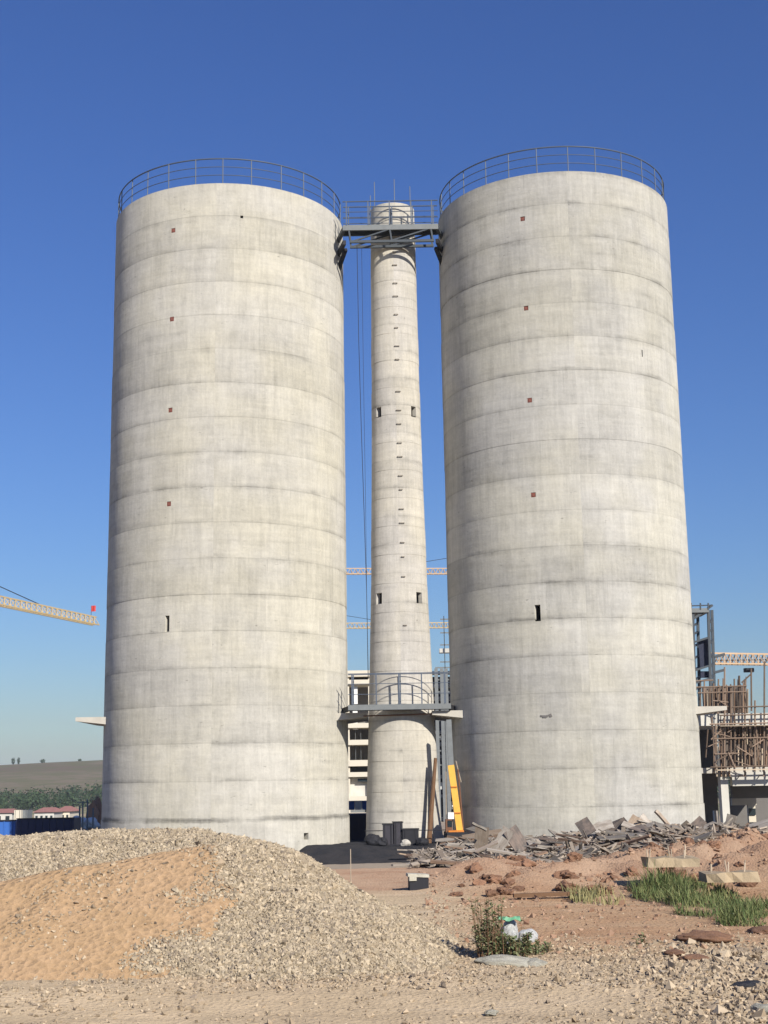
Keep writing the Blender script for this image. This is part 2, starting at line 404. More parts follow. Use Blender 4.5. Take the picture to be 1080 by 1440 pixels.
# ------------------------------------------------------------------ silos
def ring_wall(r0, r1, th, z0, z1, nseg=96, holes=(), groove=.006):
    """ring of wall; angle 0 faces the camera (-Y), positive to +X; holes=(a0,a1,z0,z1)"""
    A = list(np.linspace(-math.pi, math.pi, nseg+1)); Zs = [z0, z0+.03, z1]
    for a0, a1, h0, h1 in holes: 
        A += [a0, a1]; Zs += [h0, h1]
    A = sorted(set(round(a, 6) for a in A)); Zs = sorted(set(round(z, 5) for z in Zs))
    A = A[:-1]; nA = len(A); nZ = len(Zs)
    v = []; f = []
    rad = lambda z: r0 + (r1-r0)*(z-z0)/(z1-z0)
    for side in (0, 1):
        for k, z in enumerate(Zs):
            r = rad(z) - (th if side else 0)
            if not side and k == 0: r -= groove
            v += [(r*math.sin(a), -r*math.cos(a), z) for a in A]
    ix = lambda s, k, j: s*nA*nZ + k*nA + (j % nA)
    def inhole(k, j):
        am = (A[j] + (A[j+1] if j+1 < nA else math.pi))/2; zm = (Zs[k]+Zs[k+1])/2
        return any(a0 < am < a1 and h0 < zm < h1 for a0, a1, h0, h1 in holes)
    for k in range(nZ-1):
        for j in range(nA):
            if inhole(k, j):
                for (p, q, blocked) in (((k, j), (k, j+1), k > 0 and inhole(k-1, j)), ((k+1, j), (k+1, j+1), k+2 < nZ and inhole(k+1, j)),
                                        ((k, j), (k+1, j), inhole(k, (j-1) % nA)), ((k, j+1), (k+1, j+1), inhole(k, (j+1) % nA))):
                    if not blocked: f.append((ix(0, *p), ix(0, *q), ix(1, *q), ix(1, *p)))
                continue
            f.append((ix(0, k, j), ix(0, k, j+1), ix(0, k+1, j+1), ix(0, k+1, j)))
            f.append((ix(1, k, j+1), ix(1, k, j), ix(1, k+1, j), ix(1, k+1, j+1)))
    for j in range(nA):
        f.append((ix(0, 0, j+1), ix(0, 0, j), ix(1, 0, j), ix(1, 0, j+1)))
        f.append((ix(0, nZ-1, j), ix(0, nZ-1, j+1), ix(1, nZ-1, j+1), ix(1, nZ-1, j)))
    b = MB(); b.v = v; b.f = f; return b

def smooth_by_angle(o, ang=20):
    me = o.data; me.shade_smooth()
    bm = bmesh.new(); bm.from_mesh(me)
    for e in bm.edges:
        if len(e.link_faces) == 2 and e.calc_face_angle(0) > R_(ang): e.smooth = False
    bm.to_mesh(me); bm.free()

def torus_ring(r, z, rt, n=112, k=6, a0=-math.pi, a1=math.pi):
    b = MB(); closed = abs(a1-a0) > 6.28
    cnt = n if closed else n+1
    for i in range(cnt):
        a = a0 + (a1-a0)*i/n
        for j in range(k):
            q = 2*math.pi*j/k; rr = r + rt*math.cos(q)
            b.v.append((rr*math.sin(a), -rr*math.cos(a), z + rt*math.sin(q)))
    for i in range(n):
        for j in range(k):
            i2 = (i+1) % cnt
            b.f.append((i*k+j, i2*k+j, i2*k+(j+1) % k, i*k+(j+1) % k))
    return b

BASE_Z = -1.35
def make_silo(cx, cy, lift, mat, label, marks_a, win, extra, seed):
    rs = random.Random(seed)
    root = empty('silo', (cx, cy, 0), 0, label, 'silo')
    R0 = 5.25; n = 18
    zs = [ZT - lift*i for i in range(n+1)] + [BASE_Z]
    hs = .10
    holes = [(marks_a - hs/R0, marks_a + hs/R0, z-hs, z+hs) for z in (25.1, 21.1, 17.1, 13.1)]
    holes += [win] + extra
    for i in range(n+1):
        z1, z0 = zs[i], zs[i+1]
        dr = rs.uniform(-.009, .009); 
        if i == n: dr = .03
        hh = []
        for (a0, a1, h0, h1) in holes:
            lo, hi = max(h0, z0), min(h1, z1)
            if hi - lo > .02: hh.append((a0, a1, lo if lo > z0 else z0+.0, hi))
        o = ring_wall(R0+dr, R0+dr+rs.uniform(-.005, .005), .28, z0, z1, 96, hh).build('wall_ring', mat, root)
        smooth_by_angle(o)
    # red inspection plates sunk into small square pockets
    for z in (25.1, 21.1, 17.1, 13.1):
        c = Vector(((R0-.045)*math.sin(marks_a), -(R0-.045)*math.cos(marks_a), z))
        rot = Matrix.Rotation(marks_a, 3, 'Z')
        b = MB(); b.box(c, (.19, .05, .19), rot); b.box(c + rot @ Vector((0, -.03, -.01)), (.10, .03, .12), rot)
        b.build('red_plate', M['plate'], root)
    # roof disc
    b = MB(); N = 64; r = R0-.2
    b.v = [(r*math.sin(2*math.pi*k/N), -r*math.cos(2*math.pi*k/N), ZT-.12) for k in range(N)]; b.f = [tuple(range(N))]
    b.v += [(p[0], p[1], ZT-.3) for p in b.v]; b.f += [(k, N+k, N+(k+1) % N, (k+1) % N) for k in range(N)] + [tuple(N+k for k in reversed(range(N)))]
    b.build('roof_slab', M['slab'], root)
    # railing
    rr = R0 - .10; npost = 26
    for k in range(npost):
        a = 2*math.pi*(k + rs.uniform(-.06, .06))/npost + .1*seed
        p = Vector((rr*math.sin(a), -rr*math.cos(a), ZT-.1)); lean = rs.uniform(-.012, .012)
        MB().tube(p, p + Vector((lean, lean, 1.28)), .023, 6).build('rail_post', M['rail'], root)
    for z, t in ((1.18, .030), (.80, .017), (.42, .017)):
        torus_ring(rr, ZT+z, t).build('hand_rail' if z > 1 else 'guard_rail', M['rail'], root, True)
    # cantilevered ledges on both flanks
    for s in (-1, 1):
        b = MB()
        x0, x1 = 4.75*s, 6.12*s
        b.add([(x0, -2.1, 4.28), (x0, 2.1, 4.28), (x1, -2.1, 4.44), (x1, 2.1, 4.44), (x0, -2.1, 4.60), (x0, 2.1, 4.60), (x1, -2.1, 4.60), (x1, 2.1, 4.60)],
              [(0, 1, 3, 2), (4, 6, 7, 5), (0, 2, 6, 4), (1, 5, 7, 3), (2, 3, 7, 6), (0, 4, 5, 1)])
        b.build('ledge_slab', M['slab'], root)
    return root

XL, YL = -6.966, 59.35; XR, YR = 7.983, 58.735
mk = R_(-21.1)
def ang_of(px, py, cx, cy, Y0):   # wall angle of a photo pixel on a silo
    p = at(px, py, Y0); d = Vector((p.x, p.y, p.z-CAM_Z)); dh = Vector((d.x, d.y)); c = Vector((cx, cy))
    u = dh.normalized(); bq = u.dot(c); disc = bq*bq - (c.dot(c) - 5.25**2); t = bq - math.sqrt(disc)
    h = u*t - c; return math.atan2(h.x, -h.y), CAM_Z + d.z/dh.length*t
def slot(px, py, w, h, cx, cy):
    a, z = ang_of(px, py, cx, cy, 54); return (a - w/2/5.25, a + w/2/5.25, z-h/2, z+h/2)
silo_l = make_silo(XL, YL, 1.484, M['silo_a'], 'tall concrete silo with a thick stained joint line near its foot, behind the gravel', mk,
          slot(235, 877, .2, .66, XL, YL), [slot(340, 305, .12, .12, XL, YL), slot(430, 1176, .24, .26, XL, YL)], 3)
silo_r = make_silo(XR, YR, 1.468, M['silo_b'], 'tall concrete silo standing behind the heap of broken formwork boards', mk,
          slot(756, 862, .24, .66, XR, YR), [slot(903, 497, .06, .3, XR, YR)], 5)
# broken patch on the right silo
a, z = ang_of(768, 1006, XR, YR, 54)
b = MB()
for k in range(5):
    aa = a + (k-2)*.017; p = Vector((5.262*math.sin(aa), -5.262*math.cos(aa), z + random.uniform(-.05, .05)))
    b.box(p, (.10, .04, random.uniform(.05, .14)), Matrix.Rotation(aa, 3, 'Z') @ Matrix.Rotation(random.uniform(-.5, .5), 3, 'Y'))
o = b.build('broken_patch', M['shaded_broken'], silo_r)

# ------------------------------------------------------------------ chimney
CX, CY = .61, 58.4
ch = empty('chimney', (CX, CY, 0), 0, 'slender tapering concrete chimney between the two silos', 'chimney')
cz = [-1.35, .2, 4.7, 9.6, 17.8, 23.0, 27.6]; cr = [1.63, 1.57, 1.405, 1.235, 1.09, 1.045, 1.01]
crad = lambda z: float(np.interp(z, cz, cr))
ztc = 27.55
wins = [(R_(-45), 17.75, .30, .46), (R_(45), 17.75, .30, .48), (R_(-45.5), 9.45, .34, .48), (R_(43), 9.45, .34, .48)]
z1 = ztc; k = 0
while z1 > -1.3:
    z0 = max(z1-1.25, -1.35)
    if z0 < -.9: z0 = -1.35
    hh = []
    for a, zc, w, h in wins:
        r = crad(zc); lo, hi = max(zc-h/2, z0), min(zc+h/2, z1)
        if hi-lo > .02: hh.append((a-w/2/r, a+w/2/r, lo, hi))
    dr = random.uniform(-.008, .008)
    o = ring_wall(crad(z0)+dr, crad(z1)+dr, .2, z0, z1, 48, hh, .014).build('wall_ring', M['chimney'], ch); smooth_by_angle(o, 22)
    z1 = z0
b = MB(); N = 32
b.v = [(.9*math.sin(2*math.pi*k/N), -.9*math.cos(2*math.pi*k/N), ztc-.06) for k in range(N)]; b.f = [tuple(range(N))]
b.build('cap', M['slab'], ch)
zz = 26.0; i = 0
while zz > 8.2:   # climbing irons up the front
    a = R_(2 + 7*(26-zz)/18); r = crad(zz)
    if not (17.2 < zz < 17.5) and random.random() > .12:
        p = Vector(((r+.005)*math.sin(a), -(r+.005)*math.cos(a), zz)); t = Vector((math.cos(a), math.sin(a), 0)); nrm = Vector((math.sin(a), -math.cos(a), 0))
        b = MB(); w = .06 + .05*random.random()
        b.bar(p - t*w, p - t*w + nrm*.05, .03); b.bar(p + t*w, p + t*w + nrm*.05, .03); b.bar(p - t*w + nrm*.05, p + t*w + nrm*.05, .03)
        b.build('step_iron', M['iron_stub'], ch)
    zz -= .62 if i % 2 else .86; i += 1
for px, y0, y1 in ((527, 300, 256), (555, 296, 252), (577, 298, 262), (521, 296, 275)):
    p0 = at(px, y0, CY-.2); p1 = at(px, y1, CY-.2)
    MB().tube((p0.x-CX, -.2, ztc-.1), (p0.x-CX, -.2, p1.z), .017, 6).build('lightning_rod', M['steel_l'], ch)

# ------------------------------------------------------------------ bridges between the silos
def chord(cx, cy, y, s): return cx + s*math.sqrt(5.25**2 - (y-cy)**2)
def rail_run(root, x0, x1, y, z, h, posts, levels, rt=.024):
    for px in posts: MB().bar((px, y, z), (px, y, z+h+.01), .05, .05).build('rail_post', M['rail'], root)
    for l, t in levels: MB().tube((x0, y, z+l), (x1, y, z+l), t, 6).build('hand_rail' if l == h else 'guard_rail', M['rail'], root)
yf, yb = 56.7, 57.3
zd = at(550, 315, yf).z - .02
br = empty('steel_footbridge', (0, 0, 0), 0, 'steel truss footbridge joining the silo tops across the chimney', 'footbridge')
xa, xb = at(482, 316, yf).x, at(616, 311, yf).x; xa2, xb2 = xa, xb
WL, WR = XL + 5.0, XR - 5.0
MB().box(((xa+xb)/2, (yf+yb)/2, zd-.02), (xb-xa-.02, yb-yf, .05)).build('deck', M['steel_l'], br)
for y in (yf, yb):
    e0, e1 = (xa, xb) if y == yf else (xa2, xb2)
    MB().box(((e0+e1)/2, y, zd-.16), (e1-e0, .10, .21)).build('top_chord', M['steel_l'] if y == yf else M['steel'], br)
    MB().box(((xa+xb)/2+.05, y, zd-.80), (xb-xa-.5, .10, .11)).build('bottom_chord', M['steel'], br)
    L = xb-xa
    for t in (.07, .5, .93): MB().bar((xa+L*t-.03, y, zd-.22), (xa+L*t+.05, y, zd-.8), .07, .07).build('web_post', M['steel'], br)
    MB().bar((xa+L*.5, y, zd-.78), (xa+L*.9, y, zd-.24), .06, .06).build('web_diagonal', M['steel'], br)
    MB().bar((xa+L*.1, y, zd-.78), (xa+L*.48, y, zd-.24), .06, .06).build('web_diagonal', M['steel'], br)
for (x, wx, sgn) in ((xa, WL, 1), (xb, WR, -1)):
    for z in (zd-.16, zd-.83):
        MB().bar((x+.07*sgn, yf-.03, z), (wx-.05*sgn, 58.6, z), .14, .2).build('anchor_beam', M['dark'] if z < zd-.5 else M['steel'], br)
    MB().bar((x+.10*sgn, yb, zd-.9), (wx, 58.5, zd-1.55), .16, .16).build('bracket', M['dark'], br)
pp = [at(px, 300, yf).x for px in (487, 517.5, 547.5, 578, 607)]
rail_run(br, xa, xb, yf, zd, 1.12, pp, ((1.12, .028), (.62, .018), (.32, .018)))
pp2 = [at(px, 300, yb).x for px in (490, 519.5, 551, 580, 609)]
rail_run(br, xa2, xb2, yb-.02, zd, 1.12, pp2, ((1.12, .028), (.62, .018), (.32, .018)))
MB().tube((CX-.15, yf+.1, zd-.85), (CX+.95, yf+.1, zd-.5), .05, 6).build('brace', M['steel'], br)

yf2, yb2 = 56.42, 56.9
zl = at(560, 990, yf2).z
lb = empty('steel_walkway', (0, 0, 0), 0, 'low steel walkway with railing between the silos, halfway hiding the chimney foot', 'walkway')
xa, xb = at(489.5, 990, yf2).x, at(634, 988, yf2).x
MB().box(((xa+xb)/2, (yf2+yb2)/2, zl-.03), (xb-xa-.02, yb2-yf2, .05)).build('deck', M['steel_l'], lb)
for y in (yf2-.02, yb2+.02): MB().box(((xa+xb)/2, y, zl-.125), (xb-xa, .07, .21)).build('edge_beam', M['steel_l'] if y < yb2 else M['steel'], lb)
pp = [at(px, 970, yf2).x for px in (495, 529, 561, 593, 625)]
rail_run(lb, xa, xb, yf2, zl, 1.27, pp, ((1.27, .022), (.85, .015), (.42, .015)))
pp = [at(px, 970, yb2).x for px in (497, 530, 563, 595, 626)]
rail_run(lb, xa, xb, yb2, zl, 1.27, pp[::2], ((1.27, .016),))
for (x, wx, sgn) in ((xa, WL, 1), (xb, WR, -1)):
    MB().bar((x+.05*sgn, yf2+.05, zl-.15), (wx, 58.5, zl-.15), .12, .2).build('anchor_beam', M['dark'], lb)
p0, p1 = at(511, 1007, 56.9), at(614, 1003.5, 56.9)
tag(MB().tube(p0, p1, .03, 8).build('brown_pipe', M['rust']), 'thin rusty brown pipe crossing the chimney below the low walkway', 'pipe')

# hanging cables
cb = MB().path([at(502, 345, 57.0), at(504.5, 480, 57.0), at(508, 600, 57.05), at(512, 720, 57.1), at(515.5, 830, 57.1), at(518, 955, 57.1)], .013)
tag(cb.build('hanging_cable', M['dark']), 'slack black cable hanging from the footbridge beside the chimney', 'cable')
cb = MB().path([at(508.5, 345, 57.3), at(511, 520, 57.3), at(514, 700, 57.3), at(516, 860, 57.3), at(517.5, 955, 57.3)], .008)
tag(cb.build('hanging_cable', M['dark']), 'very thin second cable nearest the chimney shaft', 'cable')

# ------------------------------------------------------------------ gravel and sand heaps
def ridge_h(x, y, pts, slope, w):
    h = np.full(np.shape(x), -9.0)
    for (x0, y0, z0), (x1, y1, z1) in zip(pts[:-1], pts[1:]):
        dx, dy = x1-x0, y1-y0; t = np.clip(((x-x0)*dx + (y-y0)*dy)/(dx*dx+dy*dy), 0, 1)
        d = np.hypot(x-(x0+t*dx), y-(y0+t*dy)); z = z0 + t*(z1-z0)
        h = np.maximum(h, z - slope*(np.sqrt(d*d+w*w)-w))
    return h
GR = [(-14, 17.6, 1.15), (-4.8, 16.4, 1.10), (-2.3, 15.3, 1.17), (-1.52, 14.3, 1.03), (-.78, 13.15, .55)]
def gravel_h(x, y):
    n = fbm(x*.7, y*.7)*.28 + fbm(x*2.5, y*2.5)*.12
    return ridge_h(x + .3*fbm(x*.8+3, y*.8), y, GR, .53, .38) + n - .02
SP = [(-9, 13.9, .58), (-4.2, 13.8, .68), (-3.1, 13.9, .88), (-1.85, 14.1, 1.06)]
def sand_h(x, y):
    n = fbm(x*.9+7, y*.9)*.16 + fbm(x*3.5, y*3.5)*.05 + fbm(x*9, y*9)*.012
    return ridge_h(x, y, SP, .56, .22) + n*.8 - .015 - .45*sstep(-1.55, -1.2, x + .25*np.clip(13.3-y, 0, 2) + .7*fbm(x*2.2+3, y*2.2) + .25*fbm(x*8, y*8))
def heap(name, hf, x0, x1, y0, y1, st, mat):
    gx = np.arange(x0, x1, st); gy = np.arange(y0, y1, st)
    V, Fq = grid(gx, gy, hf)
    gz = ground_z(V[:, 0], V[:, 1]); keep = V[:, 2] > gz - .10
    V[:, 2] = np.maximum(V[:, 2], gz - .12)
    Fq = Fq[keep[Fq].any(1)]
    used = np.unique(Fq); re = -np.ones(len(V), int); re[used] = np.arange(len(used))
    return np_mesh(name, V[used], re[Fq], mat, True)
gh = link('gravel_heap', heap('gravel_heap', gravel_h, -13, 2.2, 10, 21, .06, M['gravel_body']))
tag(gh, 'long grey heap of crushed stone sloping down before the left silo', 'gravel heap')
sh = link('sand_heap', heap('sand_heap', sand_h, -8, -1.0, 11.2, 16.5, .04, M['sand']))
tag(sh, 'orange sandy soil heaped against the front of the gravel', 'sand heap')

_c8 = np.array([(1, 1, .1), (-1, 1, -.1), (-1, -1, .1), (1, -1, -.1), (.25, .1, 1.15), (-.2, -.15, -1.15)], float)*1.05
_f6 = np.array([(0, 1, 4), (1, 2, 4), (2, 3, 4), (3, 0, 4), (1, 0, 5), (2, 1, 5), (3, 2, 5), (0, 3, 5)])
def stones_mesh(name, P, size, mat, flat=.7):
    n = len(P)
    C = np.repeat(_c8[None], n, 0)*(1 + .38*(rng.random((n, 6, 3))-.5)*2) + .18*(rng.random((n, 6, 3))-.5)
    sc3 = size[:, None]*np.stack([rng.uniform(.7, 1.35, n), rng.uniform(.6, 1.05, n), rng.uniform(.45, .9, n)*flat/.7], -1)*.5
    C = C*sc3[:, None, :]
    q = rng.normal(size=(n, 4)); q[:, 1:3] *= .8; q /= np.linalg.norm(q, axis=1)[:, None]
    w, x, y, z = q.T
    Rm = np.stack([1-2*(y*y+z*z), 2*(x*y-z*w), 2*(x*z+y*w), 2*(x*y+z*w), 1-2*(x*x+z*z), 2*(y*z-x*w), 2*(x*z-y*w), 2*(y*z+x*w), 1-2*(x*x+y*y)], -1).reshape(n, 3, 3)
    C = np.einsum('nij,nkj->nki', Rm, C) + P[:, None, :]
    Fq = (_f6[None] + 6*np.arange(n)[:, None, None]).reshape(-1, 3)
    return np_mesh(name, C.reshape(-1, 3), Fq, mat, False, np.repeat(rng.random(n), 6))

def scatter(n, x0, x1, y0, y1, dens):
    x = rng.uniform(x0, x1, n); y = rng.uniform(y0, y1, n); k = rng.random(n) < dens(x, y); return x[k], y[k]
top = lambda x, y: np.maximum(np.maximum(gravel_h(x, y), sand_h(x, y)), ground_z(x, y))
# stones on the gravel heap
def dg(x, y):
    g = gravel_h(x, y); on = (g > ground_z(x, y)-.02) & (g > sand_h(x, y)-.01-.05*rng.random(len(x))**2.5)
    view = sstep(-.335, -.29, x/y)*(y < 19)
    return on*view
x, y = scatter(430000, -5.6, 1.5, 11.0, 17.2, dg)
sz = np.clip(rng.lognormal(math.log(.0205), .36, len(x)), .010, .055)
P = np.stack([x, y, np.maximum(gravel_h(x, y), sand_h(x, y)-.004) + sz*.22], -1)
o = link('stones', stones_mesh('stones', P, sz, M['stones']), gh); o['kind'] = 'stuff'
# pebbles in the sand
def ds(x, y):
    s = sand_h(x, y); return ((s > gravel_h(x, y)) & (s > ground_z(x, y)))*(.10 + .9*sstep(.02, .2, fbm(x*1.5+4, y*1.5)))
x, y = scatter(6500, -5.5, -1.2, 11.6, 15.0, ds)
sz = np.clip(rng.lognormal(math.log(.019), .42, len(x)), .009, .07)
o = link('pebbles', stones_mesh('pebbles', np.stack([x, y, sand_h(x, y) + sz*.15], -1), sz, M['pebbles']), sh); o['kind'] = 'stuff'
# loose gravel spread over the foreground
def dl(x, y):
    n = fbm(x*.7+20, y*1.1+4); n2 = fbm(x*.25, y*2.2+8)
    g = np.maximum(gravel_h(x, y), sand_h(x, y)) < ground_z(x, y)+.03
    d = .06 + .30*sstep(-.02, .16, n) + .28*sstep(.0, .16, n2)
    right = sstep(1.4, 2.8, x)*(1-sstep(12.2, 13.6, y + n*2)); d = d + .9*right
    edge = np.exp(-np.maximum(0, ground_z(x, y) - gravel_h(x, y))/.12)*.7*(x < 1.8)
    d = d + edge
    back = sstep(13.0, 15.0, y + 1.5*n)*sstep(.5, 1.5, x); d = d*(1-.93*back)
    return g*np.clip(d, 0, 1)*sstep(9.0, 9.4, y)*(np.abs(x/y) < .32)
x, y = scatter(120000, -4.8, 6.2, 9.2, 19, dl)
sz = np.clip(rng.lognormal(math.log(.018), .40, len(x)), .008, .07)*(1 + .45*sstep(1.5, 3, x)*(y < 14))
P = np.stack([x, y, ground_z(x, y) + sz*.18], -1)
tag(link('loose_gravel', stones_mesh('loose_gravel', P, sz, M['pebbles'])), 'loose crushed stone strewn over the bare foreground ground', 'gravel', kind='stuff')
# small earth crumbs over bank and red soil
def dc(x, y): return np.clip(.12 + .9*sstep(19.5, 21.5, y)*sstep(.0, .12, fbm(x*1.2+2, y*1.2)), 0, 1)*(x/y > .02)*(x/y < .34)
x, y = scatter(26000, .5, 9.2, 13.5, 26, dc)
sz = np.clip(rng.lognormal(math.log(.024), .6, len(x)), .008, .10)
t = NT('earth_crumbs'); r = t.attr('tone'); cc = t.mix(r, (.28, .16, .10), (.39, .265, .18)); M['crumbs'] = t.done(cc, .95, spec=.1)
P = np.stack([x, y, ground_z(x, y) + sz*.12], -1)
tag(link('earth_crumbs', stones_mesh('earth_crumbs', P, sz, M['crumbs'])), 'reddish earth crumbs spread over the bank and bare soil', 'soil', kind='stuff')
# added black mound between the silos, its colour stands in for ground shade
def shade_mound_h(x, y):
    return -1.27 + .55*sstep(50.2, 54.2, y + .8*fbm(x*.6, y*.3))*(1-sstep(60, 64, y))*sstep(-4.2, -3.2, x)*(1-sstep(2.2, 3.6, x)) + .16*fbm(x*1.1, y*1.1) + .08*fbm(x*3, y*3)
o = link('shade_mound', heap('shade_mound', shade_mound_h, -4.6, 4.6, 49.0, 65, .12, M['shade_black']))
tag(o, 'low black mound standing in for the shaded ground between the silos', 'shade mound')

# ------------------------------------------------------------------ debris heap of formwork boards
def warped_board(name, mat, seed, bend=.03, torn=False):
    rs = random.Random(seed); b = MB(); n = 6; T = .5
    W = [(.5 - (rs.uniform(0, .22) if torn else rs.uniform(0, .03)), -.5 + (rs.uniform(0, .25) if torn else rs.uniform(0, .03))) for _ in range(n+1)]
    k = rs.uniform(-1, 1)*bend; k2 = rs.uniform(-1, 1)*bend
    for i in range(n+1):
        x = -.5 + i/n; z = k*(x*x*4) + k2*math.sin(x*5)
        hi, lo = W[i]
        b.v += [(x, lo, z*10 - T), (x, hi, z*10 - T), (x, hi, z*10 + T), (x, lo, z*10 + T)]
    for i in range(n):
        for j in range(4): b.f.append((4*i+j, 4*i+(j+1) % 4, 4*i+4+(j+1) % 4, 4*i+4+j))
    b.f += [(3, 2, 1, 0), (4*n, 4*n+1, 4*n+2, 4*n+3)]
    return b.mesh(name, mat)
ply_meshes = [warped_board('plywood_sheet', M['ply'], i, .05, i % 3 == 0) for i in range(8)]
dark_meshes = [warped_board('stained_sheet', M['ply_dark'], 40+i, .05, i % 2 == 0) for i in range(6)]
plank_meshes = [warped_board('plank', M['timber'] if i < 2 else M['ply'], 80+i, .025) for i in range(5)]

DEB = [(575, 1205), (600, 1198), (640, 1187), (660, 1178), (700, 1176), (740, 1180), (780, 1176), (820, 1168), (850, 1166), (880, 1161), (920, 1160), (950, 1164), (985, 1172), (1010, 1180), (1040, 1182), (1085, 1194)]
def deb_top(px): return -5 + float(np.interp(px, [d[0] for d in DEB], [d[1] for d in DEB]))
rs = random.Random(21)
G_PLY = 'grey plywood sheets in the debris heap'; L_PLY = 'weathered grey plywood sheet lying in the debris heap before the right silo'
G_DRK = 'dark stained sheets in the debris heap'; L_DRK = 'dark stained formwork sheet in the debris heap before the right silo'
G_PLK = 'planks in the debris heap'; L_PLK = 'narrow splintered plank in the debris heap before the right silo'
def put_board(kind, p, L, W, T, yaw, pitch, roll, label=None, cat=None, name=None):
    ms, nm, lb_, gp, ct = {'ply': (ply_meshes, 'plywood_sheet', L_PLY, G_PLY, 'plywood'), 'dark': (dark_meshes, 'stained_sheet', L_DRK, G_DRK, 'plywood'),
                           'plank': (plank_meshes, 'plank', L_PLK, G_PLK, 'plank')}[kind]
    o = link(name or nm, rs.choice(ms), None, p, None, (L, W, T))
    o.rotation_euler = (Matrix.Rotation(yaw, 3, 'Z') @ Matrix.Rotation(pitch, 3, 'Y') @ Matrix.Rotation(roll, 3, 'X')).to_euler()
    return tag(o, label or lb_, ct, None if label else gp)
# three depths: from the ground line in front up to the crest at the back
for i in range(290):
    px = rs.uniform(590, 1075) if i % 5 else rs.uniform(660, 960)
    t = rs.random()**.85                       # 0 front, 1 back
    Y = 30 + 18*t + (4 if px < 640 else 0)
    yt = deb_top(px)
    yb_ = 1232 if 640 < px < 860 else 1215
    py = yb_ + (yt - yb_)*t + rs.uniform(-3, 5)
    p = at(px, py, Y); gz = float(ground_z(p.x, p.y))
    if p.z < gz: p.z = gz + .06
    lay = rs.random()
    kind = 'plank' if lay < .42 else ('dark' if lay < .66 and 770 < px < 960 or lay < .52 else 'ply')
    if kind == 'plank': L, W, T = rs.uniform(.8, 2.4), rs.uniform(.06, .16), rs.uniform(.03, .06)
    else: L, W, T = rs.uniform(.5, 1.6), rs.uniform(.14, .5), .03
    put_board(kind, p, L, W, T, rs.uniform(-.9, .9) + (math.pi/2 if rs.random() < .12 else 0), rs.gauss(0, .16), rs.gauss(.12, .22))
# splinters, offcuts and battens too small to tell apart
n = 4200; V = []; tone = []
for i in range(n):
    px = rs.uniform(585, 1080); t = rs.random(); Y = 29 + 19*t; yt = deb_top(px) + 5; yb_ = 1228 if 640 < px < 860 else 1213
    p = at(px, yb_ + (yt - yb_)*t + rs.uniform(-2, 5), Y); p.z = max(p.z, float(ground_z(p.x, p.y)) + .03)
    L, W, T = rs.uniform(.12, .75), rs.uniform(.025, .11), rs.uniform(.01, .035)
    mtx = Matrix.Rotation(rs.uniform(-3, 3), 3, 'Z') @ Matrix.Rotation(rs.gauss(0, .35), 3, 'Y') @ Matrix.Rotation(rs.gauss(0, .4), 3, 'X')
    V += [tuple(p + mtx @ Vector((sx*L/2, sy*W/2, sz*T/2))) for sx in (-1, 1) for sy in (-1, 1) for sz in (-1, 1)]; tone += [rs.random()]*8
Fq = (np.array([(0, 1, 3, 2), (4, 6, 7, 5), (0, 4, 5, 1), (2, 3, 7, 6), (0, 2, 6, 4), (1, 5, 7, 3)])[None] + 8*np.arange(n)[:, None, None]).reshape(-1, 4)
M['splinter'] = stone_mat('splinter_wood', (.15, .12, .095), (.36, .30, .235), (.08, .07, .06))
tag(link('wood_splinters', np_mesh('wood_splinters', V, Fq, M['splinter'], False, tone)), 'splinters and offcuts filling the heap of broken boards', 'wood scrap', kind='stuff')
# standing and leaning pieces that show above the heap
def leaning(kind, px0, py0, px1, py1, Y, W, T, roll, label):
    a, b_ = at(px0, py0, Y), at(px1, py1, Y); d = b_ - a
    ms = {'ply': ply_meshes, 'dark': dark_meshes, 'plank': plank_meshes}[kind]; nm = {'ply': 'plywood_sheet', 'dark': 'stained_sheet', 'plank': 'plank'}[kind]
    o = link(nm, rs.choice(ms), None, (a+b_)/2, None, (d.length, W, T))
    yaw = 0.0; pitch = -math.atan2(d.z, d.x)
    o.rotation_euler = (Matrix.Rotation(pitch, 3, 'Y') @ Matrix.Rotation(roll, 3, 'X')).to_euler()
    return tag(o, label, 'plank' if kind == 'plank' else 'plywood')
leaning('plank', 952, 1172, 921, 1141, 44, .14, .09, .3, 'dark beam end sticking up steeply from the debris heap against the silo wall')
leaning('plank', 684, 1168, 664, 1157, 40, .10, .06, .3, 'pale batten jutting over the sheets near the yellow crane boom')
leaning('ply', 694, 1200, 716, 1166, 40, .5, .03, 1.2, 'broad grey sheet tilted up like a tent before the silo foot')
leaning('dark', 716, 1166, 736, 1196, 40.1, .55, .03, 1.0, 'black sheet sloping down behind the tent shaped grey sheet')
leaning('ply', 676, 1196, 678, 1163, 40.5, .42, .03, 1.35, 'upright narrow grey sheet standing in the debris heap')
leaning('ply', 884, 1170, 897, 1149, 45, .38, .03, 1.2, 'pointed grey sheet standing at the crest of the heap')
leaning('ply', 900, 1148, 922, 1172, 45.2, .38, .03, 1.2, 'grey sheet leaning right behind the pointed one')
leaning('dark', 862, 1174, 884, 1157, 44.5, .5, .03, 1.1, 'dark triangular sheet left of the pointed grey one')
leaning('dark', 815, 1168, 832, 1158, 43, .6, .03, .9, 'black sheet lifted over the dark stack')
leaning('ply', 835, 1166, 862, 1159, 44, .5, .03, .8, 'wide pale sheet lying across the dark stack')
leaning('ply', 948, 1190, 956, 1160, 41, .28, .03, 1.25, 'torn grey sheet standing beside the earth bank')
leaning('dark', 968, 1172, 989, 1152, 44.5, .34, .03, 1.2, 'reddish brown offcut pointing up beside the silo edge')
leaning('ply', 1000, 1180, 1030, 1150, 45, .10, .06, .4, 'grey tube slanting up before the concrete column')
